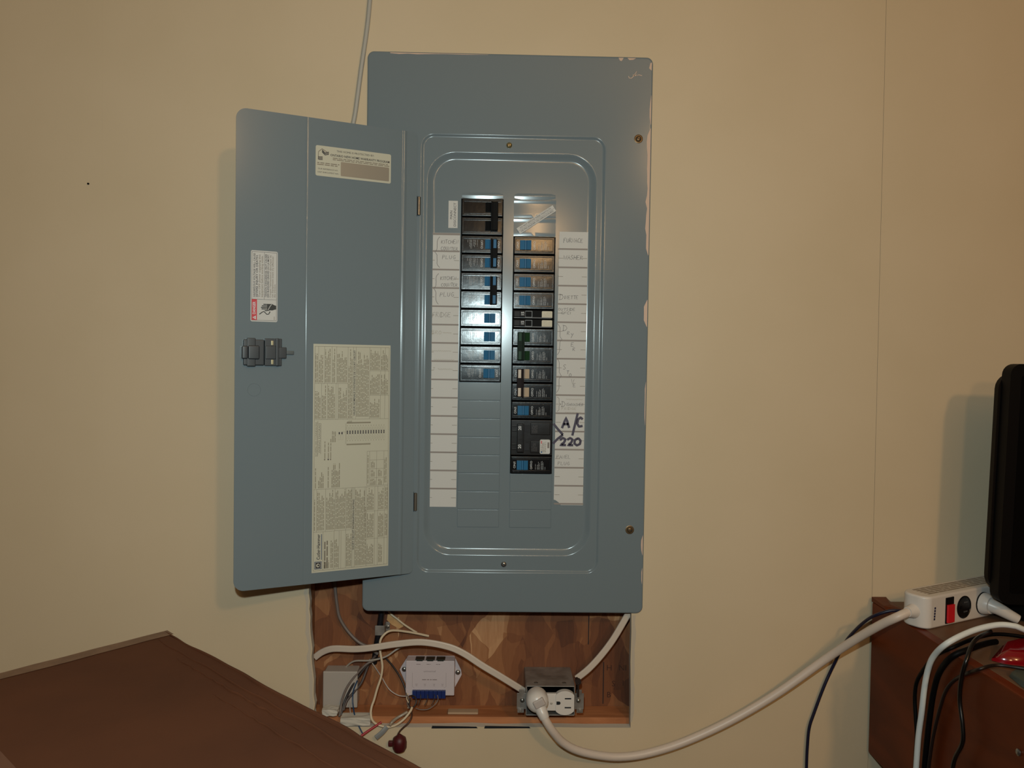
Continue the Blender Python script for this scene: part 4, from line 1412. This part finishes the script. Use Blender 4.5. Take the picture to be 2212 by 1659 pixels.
# outlet box with receptacle
YF = -.017
c = at(1189, 1514, YF)
ob = empty('outlet_box', c, 'open galvanised steel outlet box mounted sideways in the cut-out', 'outlet box')
hw, hh = 33.0, 20.5
dep = (YB - YF) * 1000 - .6
mb = MB(.001)
mb.box(-hw, hw, 0, dep, hh - 1.2, hh, .4)
mb.build('top_plate', GALV, ob)
mb = MB(.001)
mb.box(-hw, hw, 0, dep, -hh, -hh + 1.2, .4)
mb.build('bottom_plate', GALV, ob)
for s in (-1, 1):
    mb = MB(.001)
    mb.box(s * hw - .6, s * hw + .6, 0, dep, -hh + 1.2, hh - 1.2)
    mb.build('end_plate', GALV, ob)
    mb = MB(.001)                                     # bent mounting ears with screws
    x0, x1 = (hw, hw + 13) if s > 0 else (-hw - 13, -hw)
    mb.box(x0, x1, 1.0, 2.6, -12, 10, .5); mb.box(x0 + (3 if s > 0 else 1), x1 - (1 if s > 0 else 3), .6, 2.2, -17, -10, .5); mb.box(x0 + 3, x1 - 3, .8, 2.4, 9, 15, .5)
    mb.build('mounting_ear', GALV, ob)
    mb = MB(.001); mb.lathe([(3.0, 1), (3.0, -.4), (2.0, -1.4), (.8, -1.7)], (s * (hw + 5.5), 0, .5), 14)
    mb.build('mounting_screw', STEEL, ob)
    mb = MB(.001); mb.lathe([(2.6, 1), (2.6, .2), (1.6, -.6)], (s * (hw + 8.0), 0, -13.5), 12)
    mb.build('clamp_screw', GALV, ob)
mb = MB(.001); mb.box(-hw + 1, hw - 1, dep - 1.2, dep - .2, -hh + 1.3, hh - 1.3)
mb.build('back_plate', STEELD, ob)
for x in (-19.5, 19.5):                                # dimples on the top face
    mb = MB(.001); mb.lathe([(3.2, hh - .2), (2.6, hh + .5), (1.0, hh + .8)], (x, 12, 0), 14, axis='z')
    mb.build('top_dimple', STEEL, ob)
mb = MB(.001); mb.box(36.5, 39.0, -3, 20, 6, 26, .8); mb.lathe([(4.4, 0), (4.4, 4), (2.5, 6)], (37.5, -2, 27), 12)
mb.build('cable_clamp', mat('dark_clamp', (36, 22, 18), .5), ob)

rec = empty('receptacle', c + Vector((.001, 0, -.001)), 'white duplex receptacle in the steel box, right half free', 'outlet')
mb = MB(.001); mb.box(-8, 8, -3.4, 3, -11.5, 12.0, 1.0)
mb.build('strap_body', WHITEPL, rec)
mb = MB(.001); mb.box(-31.5, 31.5, 3.0, 24, -11, 11, 1.0)
mb.build('rear_body', MATTEBLK, rec)


def recep_face(x):
    mb = MB(.001)
    pts = []
    for i in range(40):
        a = 2 * math.pi * i / 40
        pts.append((x + max(-12.6, min(12.6, 17.0 * math.cos(a))), max(-16.5, min(16.5, 16.6 * math.sin(a)))))
    mb.prism(pts, -5.0, 2.9)
    mb.build('socket_face', WHITEPL, rec)


recep_face(18.5)
for zz in (6.2, -6.2):
    mb = MB(.001); mb.box(18.2, 27.0, -5.15, -4.9, zz - .9, zz + .9)
    mb.build('blade_slot', HOLE, rec, smooth=False)
mb = MB(.001); mb.prism([(6.9, -2.3), (10.2, -2.3)] + [(10.2 + 2.3 * math.sin(a), -2.3 * math.cos(a)) for a in [math.pi * i / 8 for i in range(1, 8)]] + [(10.2, 2.3), (6.9, 2.3)], -5.15, -4.9)
mb.build('ground_slot', HOLE, rec, smooth=False)
mb = MB(.001); mb.lathe([(1.8, -3), (1.8, -3.6), (.8, -4)], (0, 0, -1), 12)
mb.build('centre_screw', mat('ivory_screw', (170, 164, 156), .4), rec)

# plug and its heavy white cord up to the power strip
pw = at(1161, 1518, YF - .024)
plug = empty('extension_lead', pw, 'thick white extension cord with angled plug, sweeping across to the power strip', 'cord')
mb = MB(.001)
mb.lathe([(14.5, 18.5), (15.2, 12), (15.0, 4), (13.2, -2), (9.5, -5.5), (4, -7)], (0, 0, 0), 28)
mb.build('plug', WHITEPL, plug)
mb = MB(.001)
M = Matrix.Translation((2, -3, -1)) @ Matrix.Rotation(math.radians(-28), 4, 'Y')
mb.box(-6.5, 9, -5.5, 4, -3, 8, 2.0, seg=3, M=M)
mb.build('plug_grip', mat('worn_white', (186, 176, 170), .45), plug)
P = [at(1166, 1527, -.040), at(1172, 1541, -.045), at(1177, 1552, -.047)]
mb = MB(); mb.tube([p - pw for p in P], .0085, 18, 6, taper=lambda t: 1.0 - .25 * t)
mb.build('strain_relief', WHITEPL, plug)
DT = ZC - 0.3605                                       # desk top height
_sl = atz(2004, 1362, DT); _sr = atz(2168, 1325, DT)
_sd = Vector((_sr.x - _sl.x, _sr.y - _sl.y, 0)).normalized()
STRIP_L = _sl + _sd * -.016 + Vector((-_sd.y, _sd.x, 0)) * .018 + Vector((0, 0, .020))
cp = [at(1174, 1546, -.046), at(1182, 1562, -.048), at(1195, 1581, -.046), at(1215, 1603, -.040), at(1245, 1620, -.034), at(1290, 1631, -.028), at(1340, 1635, -.024), at(1400, 1627, -.022), at(1480, 1602, -.020), at(1580, 1556, -.022),
      at(1680, 1497, -.028), at(1780, 1426, -.042), at(1845, 1383, -.072), at(1900, 1351, -.104), at(1936, 1334, -.122), STRIP_L + _sd * .004]
mb = MB(); mb.tube([p - pw for p in cp], .0056, 16, 8)
mb.build('cord', CORDW, plug)

# ================================================================== BROWN BOX, LOWER LEFT
BZ = ZC - 0.38
c0 = atz(362, 1362, BZ); pA = atz(0, 1455, BZ); pB = atz(930, 1659, BZ)
e2 = (pA - c0).normalized(); e1 = (pB - c0).normalized()
L1, L2 = .78, .50
box = empty('cardboard_box', Vector((c0.x, c0.y, 0)), 'large brown cardboard box with worn taped edges, one corner towards the wall', 'box')


def bp(a, b, z):
    return (e1.x * a + e2.x * b, e1.y * a + e2.y * b, z)


def slab(mb, a0, a1, b0, b1, z0, z1, mi=0):
    v = [bp(a, b, z) for z in (z0, z1) for a, b in ((a0, b0), (a0, b1), (a1, b1), (a1, b0))]
    mb.add(v, [(0, 3, 2, 1), (4, 5, 6, 7), (0, 1, 5, 4), (1, 2, 6, 5), (2, 3, 7, 6), (3, 0, 4, 7)], mi)


def fixn(mb):
    bm = bmesh.new()
    vv = [bm.verts.new(v) for v in mb.v]
    for f in mb.f: bm.faces.new([vv[i] for i in f])
    bmesh.ops.recalc_face_normals(bm, faces=bm.faces[:])
    bm.verts.index_update()
    mb.f = [[v.index for v in f.verts] for f in bm.faces]
    bm.free()


mb = MB(); slab(mb, 0, L1, 0, L2, .0, BZ - .004); fixn(mb); mb.build('carton', CARD, box, smooth=False)
mb = MB(); slab(mb, .006, L1, .006, L2 * .5 - .001, BZ - .004, BZ - .001); fixn(mb); mb.build('top_flap', CARD, box, smooth=False)
mb = MB(); slab(mb, .006, L1, L2 * .5 + .001, L2, BZ - .004, BZ - .001); fixn(mb); mb.build('top_flap', CARD, box, smooth=False)
# tape along the back-left edge, folded over
mb = MB()
n = 16
vs_ = []
for i in range(n + 1):
    t = i / n * L2
    vs_ += [bp(-.0008, t, BZ - .030), bp(-.0008, t, BZ + random.uniform(0, .0006)), bp(.017 + random.uniform(-.001, .001), t, BZ - .0004)]
fs = []
for i in range(n):
    for k in (0, 1): fs.append((3 * i + k, 3 * i + k + 1, 3 * i + 4 + k, 3 * i + 3 + k))
mb.add(vs_, fs); fixn(mb); mb.build('edge_tape', TAPE, box)
# crushed crease ridges along the right edge
for off, amp, s0_, s1_, wdt in ((.004, .0016, .0, L1, .004), (.022, .0018, .02, L1, .003), (.034, .0014, .10, .36, .0025), (.052, .001, .22, .5, .002)):
    mb = MB()
    pts = []
    for i in range(25):
        t = s0_ + (s1_ - s0_) * i / 24
        pts.append(Vector(bp(t, off + random.uniform(-1, 1) * amp + .010 * t, BZ - .0012 + random.uniform(0, .0006))))
    mb.tube(pts, wdt, 8, 3, taper=lambda t: .25 + .4 * math.sin(math.pi * min(max(t, .02), .98)))
    mb.build('crease_ridge', CARD, box)
q = (atz(0, 1612, BZ) - c0); qa = q.x * e1.y - q.y * e1.x
mb = MB(); slab(mb, .02, L1, .245, .305, BZ - .0012, BZ - .0004); fixn(mb); mb.build('seam_tape', mat('brown_tape', (112, 74, 58), .45), box, smooth=False)

# ================================================================== DESK, LOWER RIGHT
DX, DXR, DYF, DYB = 0.5125, 1.45, -0.62, -0.006
dk = empty('desk', ((DX + DXR) / 2, -.3, 0), 'dark red-brown wooden desk standing against the wall', 'desk')
DC = Vector(((DX + DXR) / 2, -.3, 0))


def dbox(name, x0, x1, y0, y1, z0, z1, m, bev=.002):
    mb = MB(); mb.box(x0 - DC.x, x1 - DC.x, y0 - DC.y, y1 - DC.y, z0, z1, bev)
    return mb.build(name, m, dk)


dbox('desk_top', DX + .012, DXR, DYF, DYB, DT - .018, DT, DESKTOP)
PB = ZC - 0.5735
dbox('side_panel', DX, DX + .018, DYF, DYB, PB, DT - .0005, DESK, .003)
dbox('front_apron', DX + .018, DXR, DYF, DYF + .018, PB, DT - .018, DESK)
dbox('back_apron', DX + .018, DXR, DYB - .018, DYB, PB, DT - .018, DESK)
for x in (DX + .06, DXR - .06):
    for y in (DYF + .05, DYB - .05):
        dbox('leg', x - .025, x + .025, y - .025, y + .025, 0, DT - .018, DESK)
mb = MB()                                              # corner block at the back
v = [(DX - DC.x, DYB - DC.y, DT), (DX + .026 - DC.x, DYB - DC.y, DT), (DX + .026 - DC.x, DYB - .045 - DC.y, DT), (DX - DC.x, DYB - .045 - DC.y, DT),
     (DX - DC.x, DYB - DC.y, DT + .006), (DX + .020 - DC.x, DYB - DC.y, DT + .006), (DX + .012 - DC.x, DYB - .030 - DC.y, DT + .004), (DX - DC.x, DYB - .036 - DC.y, DT + .004)]
mb.add(v, [(0, 3, 2, 1), (4, 5, 6, 7), (0, 1, 5, 4), (1, 2, 6, 5), (2, 3, 7, 6), (3, 0, 4, 7)]); fixn(mb)
mb.build('corner_block', DESK, dk, smooth=False)
ps = atx(2200, 1625, DX - .001)
mb = MB(); mb.lathe([(.0035, .0005), (.0035, -.001), (.0015, -.002)], ps - DC, 12, axis='x')
mb.build('panel_screw', STEEL, dk)

# power strip
sl = atz(2004, 1362, DT); sr = atz(2168, 1325, DT)
ang = math.atan2(sr.y - sl.y, sr.x - sl.x)
ps = empty('power_strip', Vector((sl.x, sl.y, DT)), 'white power strip with red switch lying on the desk', 'power strip', rotz=ang)
mb = MB(.001)
plan = [(215, 0), (215, 40)] + [(16 - 20 * math.sin(a), 22 + 18 * math.cos(a)) for a in [math.pi / 2 * i / 7 for i in range(8)]] + [(-4 + 12 * (1 - math.cos(a)), 14 - 14 * math.sin(a)) for a in [math.pi / 2 * i / 7 for i in range(8)]]
mb.prism(plan, 0, 40.7)
bm = bmesh.new()
vv = [bm.verts.new((v[0], v[2], 41 - v[1])) for v in mb.v]
for f in mb.f:
    try: bm.faces.new([vv[i] for i in f])
    except ValueError: pass
bmesh.ops.remove_doubles(bm, verts=bm.verts[:], dist=.001)
bmesh.ops.dissolve_limit(bm, angle_limit=.01, verts=bm.verts[:], edges=bm.edges[:])
bmesh.ops.recalc_face_normals(bm, faces=bm.faces[:])
ed = [e for e in bm.edges if len(e.link_faces) == 2 and e.calc_face_angle(0) > 1.2]
bmesh.ops.bevel(bm, geom=ed, offset=3.0, segments=3, profile=.5, affect='EDGES')
bm.verts.index_update()
mb.v = [tuple(v.co) for v in bm.verts]; mb.f = [[v.index for v in f.verts] for f in bm.faces]; mb.m = [0] * len(mb.f)
bm.free()
mb.build('housing', WHITEPL, ps)
mb = MB(.001)
mb.lathe([(10, 6), (9, -3), (7.2, -8), (6.2, -13)], (-2, 18, 20), 18, axis='x')
mb.build('cord_boss', WHITEPL, ps)
mb = MB(.001); [mb.rect(11 + .25 * k, 14 + .25 * k, 11 + 3.4 * k, 13.7 + 3.4 * k, -.12, 0) for k in range(5)]
mb.build('print_mark', mat('navy_print', (30, 34, 70), .5), ps, smooth=False)
mb = MB(.001); mb.box(34, 50, -1.2, 1, 3.5, 36.5, .6)
mb.build('switch_frame', BLACK, ps)
mb = MB(.001)
mb.prism([(35.5, 5), (48.5, 5), (48.5, 27.5), (35.5, 27.5)], -3.4, 0)
mb.build('switch_rocker', mat('switch_red', (208, 30, 40), .3), ps, smooth=False)


def strip_socket(x):
    mb = MB(.001)
    mb.lathe([(14.5, .5), (14.5, -.8), (13.4, -1.2), (12.8, -.4)], (x, 0, 20), 30)
    mb.build('socket', BLACK, ps)
    for zz in (26, 14):
        mb = MB(.001); mb.box(x - 1, x + 7, -.75, -.5, zz - .8, zz + .8)
        mb.build('blade_slot', mat('slot_grey', (70, 70, 72), .4), ps, smooth=False)
    mb = MB(.001); mb.lathe([(2.2, -.5), (2.2, -.8)], (x - 6, 0, 20), 12)
    mb.build('ground_slot', MATTEBLK, ps)


for x in (72, 112, 152, 192): strip_socket(x)
mb = MB(.001)                                          # grey printed panel along the top
for k in range(5):
    xx = 14
    while xx < 204:
        wv = random.uniform(8, 30)
        yk = 9 + k * 5.2
        mb.add([(xx, yk, 41.06), (min(xx + wv, 208), yk, 41.06), (min(xx + wv, 208), yk + 3.6, 41.06), (xx, yk + 3.6, 41.06)], [(0, 1, 2, 3)])
        xx += wv + 1.2
mb.build('top_print', mat('warm_grey_print', (142, 130, 116), .6), ps, smooth=False)


def on_strip(x, y, z):
    return Vector((sl.x + (x * math.cos(ang) - y * math.sin(ang)) * .001, sl.y + (x * math.sin(ang) + y * math.cos(ang)) * .001, DT + z * .001))


wp = empty('plug_adapter', on_strip(112, 0, 20), 'white plug pushed into the power strip beside the free socket', 'plug', rotz=ang)
mb = MB(.001)
mb.lathe([(14, -1.5), (14, -5), (12.5, -9), (11, -12)], (0, 0, 0), 22)
mb.build('plug_body', WHITEPL, wp)
mb = MB(.001); mb.tube([(0, -8, 0), (4, -18, -3), (11, -28, -9), (18, -36, -14)], 9.5, 16, 6, taper=lambda t: 1 - .4 * t)
mb.build('plug_neck', WHITEPL, wp)
bpz = empty('wall_adapter', on_strip(158, 0, 20), 'black block adapter plugged in at the right of the power strip', 'adapter', rotz=ang)
mb = MB(.001); mb.box(-17, 30, -46, -1.5, -18, 16, 4, seg=3)
mb.build('adapter_body', MATTEBLK, bpz)
mb = MB(.001); mb.tube([(6, -40, -6), (12, -54, -11), (24, -60, -17.0), (50, -62, -17.0)], 2.6, 10, 6)
mb.build('adapter_lead', MATTEBLK, bpz)

# black monitor at the right edge
tl = at(2187, 785, -.130); blc = at(2157, 1306, -.130)
mh = tl.z - blc.z
tilt = math.atan2(tl.x - blc.x, mh)
mon = empty('monitor', Vector((blc.x + .24, -.116, DT)), 'black flat monitor on its stand at the right edge of the desk', 'monitor')
M = Matrix.Translation((-.24, 0, blc.z - DT)) @ Matrix.Rotation(tilt, 4, 'Y')
mb = MB(); mb.prism(rrect(0, .47, 0, mh, .014, 6), -.012, .006, M=M)
mb.build('bezel', MATTEBLK, mon)
mb = MB(); mb.prism(rrect(.014, .456, .014, mh - .014, .004, 3), -.0125, -.0119, M=M)
mb.build('screen', mat('dark_screen', (4, 4, 5), .3, spec=.2), mon, smooth=False)
mb = MB(); mb.prism(rrect(-.0035, .46, .012, mh - .012, .02, 6), .006, .014, M=M)
mb.build('back_shell', mat('brown_black_shell', (14, 9, 7), .5, spec=.15), mon)
mb = MB(); mb.box(-.03, .03, -.004, .012, .004, .06, .004)
mb.build('neck', MATTEBLK, mon)
mb = MB(); mb.box(-.10, .11, -.10, .03, .0003, .010, .004)
mb.build('stand_base', MATTEBLK, mon)

# cables over the desk
XS = DX - .008


def top(u, v, h=.006): return atz(u, v, DT + h)
def side(u, v, o=0.0): return atx(u, v, XS - o)


FLATW = [(-.0042, 0), (-.0038, -.0012), (.0038, -.0012), (.0042, 0), (.0038, .0012), (-.0038, .0012)]
DG = 'cables hanging over the desk edge'
cable('white_cable', [top(2480, 1440, .005), top(2290, 1392, .012), top(2212, 1360, .030), top(2190, 1352, .034), top(2153, 1350, .034), top(2100, 1363, .028), top(2047, 1389, .016), side(2018, 1416, .010), side(2005, 1445, .010), side(1997, 1485, .010), side(1991, 1538, .010), side(1984, 1591, .010), side(1979, 1659, .010), side(1975, 1720, .010)],
      .0033, COLDW, 'white cable arching over the desk edge and hanging down', 'cable', DG, n=12)
cable('black_cable', [top(2480, 1420, .004), top(2290, 1392, .006), top(2212, 1376, .012), top(2150, 1370, .014), top(2100, 1381, .012), top(2055, 1400, .008), side(2021, 1416, .0), side(2000, 1440), side(1981, 1471), side(1976, 1506), side(1978, 1551), side(1980, 1590), side(1977, 1640), side(1974, 1720)],
      .0023, MATTEBLK, 'black cable bowing out left of the white hanging cable', 'cable', DG)
cable('black_cable', [top(2152, 1386, .004), top(2130, 1390, .005), top(2095, 1402, .009), side(2056, 1419, .001), side(2029, 1453), side(2016, 1498), side(2008, 1551), side(2002, 1604), side(1997, 1659), side(1994, 1720)],
      .0034, MATTEBLK, 'thick black cable hanging just right of the white cable', 'cable', DG)
cable('black_cable', [top(2400, 1462, .003), top(2290, 1452, .010), top(2212, 1444, .010), top(2153, 1437, .008), top(2114, 1446, .006), side(2074, 1461, -.004), side(2047, 1485), side(2032, 1524), side(2016, 1590), side(2006, 1660), side(2002, 1720)],
      .0019, mat('dark_brown_cord', (26, 15, 12), .45), 'thin dark cable curving below the red object', 'cable', DG)
cable('black_cable', [top(2140, 1364, .026), top(2115, 1376, .026), top(2100, 1392, .022), side(2087, 1428, .004), side(2077, 1463, .006), side(2073, 1511, .004), side(2079, 1564, .004), side(2079, 1604, .004), side(2061, 1643, .004), side(2052, 1700, .004)],
      .0023, mat('black_cord_gloss', (14, 13, 13), .3), 'black cable hanging furthest right with a kink near the bottom', 'cable', DG)
cable('blue_black_cord', [top(1975, 1322, .012), at(1958, 1321, -.090), at(1926, 1319, -.088), at(1894, 1328, -.080), at(1873, 1339, -.066), at(1849, 1360, -.046), at(1825, 1389, -.026), at(1799, 1440, -.009), at(1780, 1482, -.007), at(1759, 1538, -.006), at(1748, 1572, -.006), at(1744, 1612, -.006), at(1742, 1659, -.006), at(1741, 1740, -.006)],
      .0021, BLUEBLK, 'thin blue-black cord hanging against the wall left of the desk', 'cable')

# red glossy tool and grey-green pouch at the edge of the frame
a = top(2142, 1426, .003)
rt = [top(2142, 1428, 0), top(2172, 1436, 0), top(2260, 1446, 0), top(2262, 1398, 0), top(2200, 1405, 0), top(2165, 1414, 0)]
mb = MB()
n = len(rt)
cen = sum((p for p in rt), Vector()) / n
vs_ = [p + Vector((0, 0, .0005)) for p in rt] + [p + Vector((0, 0, .010 if i not in (0,) else .003)) for i, p in enumerate(rt)] + [cen + (p - cen) * .7 + Vector((0, 0, .016 if i not in (0,) else .006)) for i, p in enumerate(rt)]
fs = [tuple(range(n))] + [tuple(range(2 * n, 3 * n))] + [(k * n + i, k * n + (i + 1) % n, (k + 1) * n + (i + 1) % n, (k + 1) * n + i) for k in (0, 1) for i in range(n)]
mb.add(vs_, fs); fixn(mb)
tag(mb.build('plastic_handle', REDGLOSS, ang=70), 'glossy red plastic handle lying on the desk at the right edge', 'handle')
gp = [top(2180, 1462, 0), top(2206, 1484, 0), top(2290, 1530, 0), top(2300, 1470, 0), top(2200, 1450, 0)]
mb = MB(); n = len(gp); cen = sum((p for p in gp), Vector()) / n
mb.add([p + Vector((0, 0, .0005)) for p in gp] + [cen + (p - cen) * .9 + Vector((0, 0, .006)) for p in gp], [tuple(range(n)), tuple(range(n, 2 * n))] + [(i, (i + 1) % n, n + (i + 1) % n, n + i) for i in range(n)])
fixn(mb)
tag(mb.build('cloth_pouch', GREYGREEN, ang=70), 'flat grey-green cloth pouch on the desk below the red handle', 'pouch')
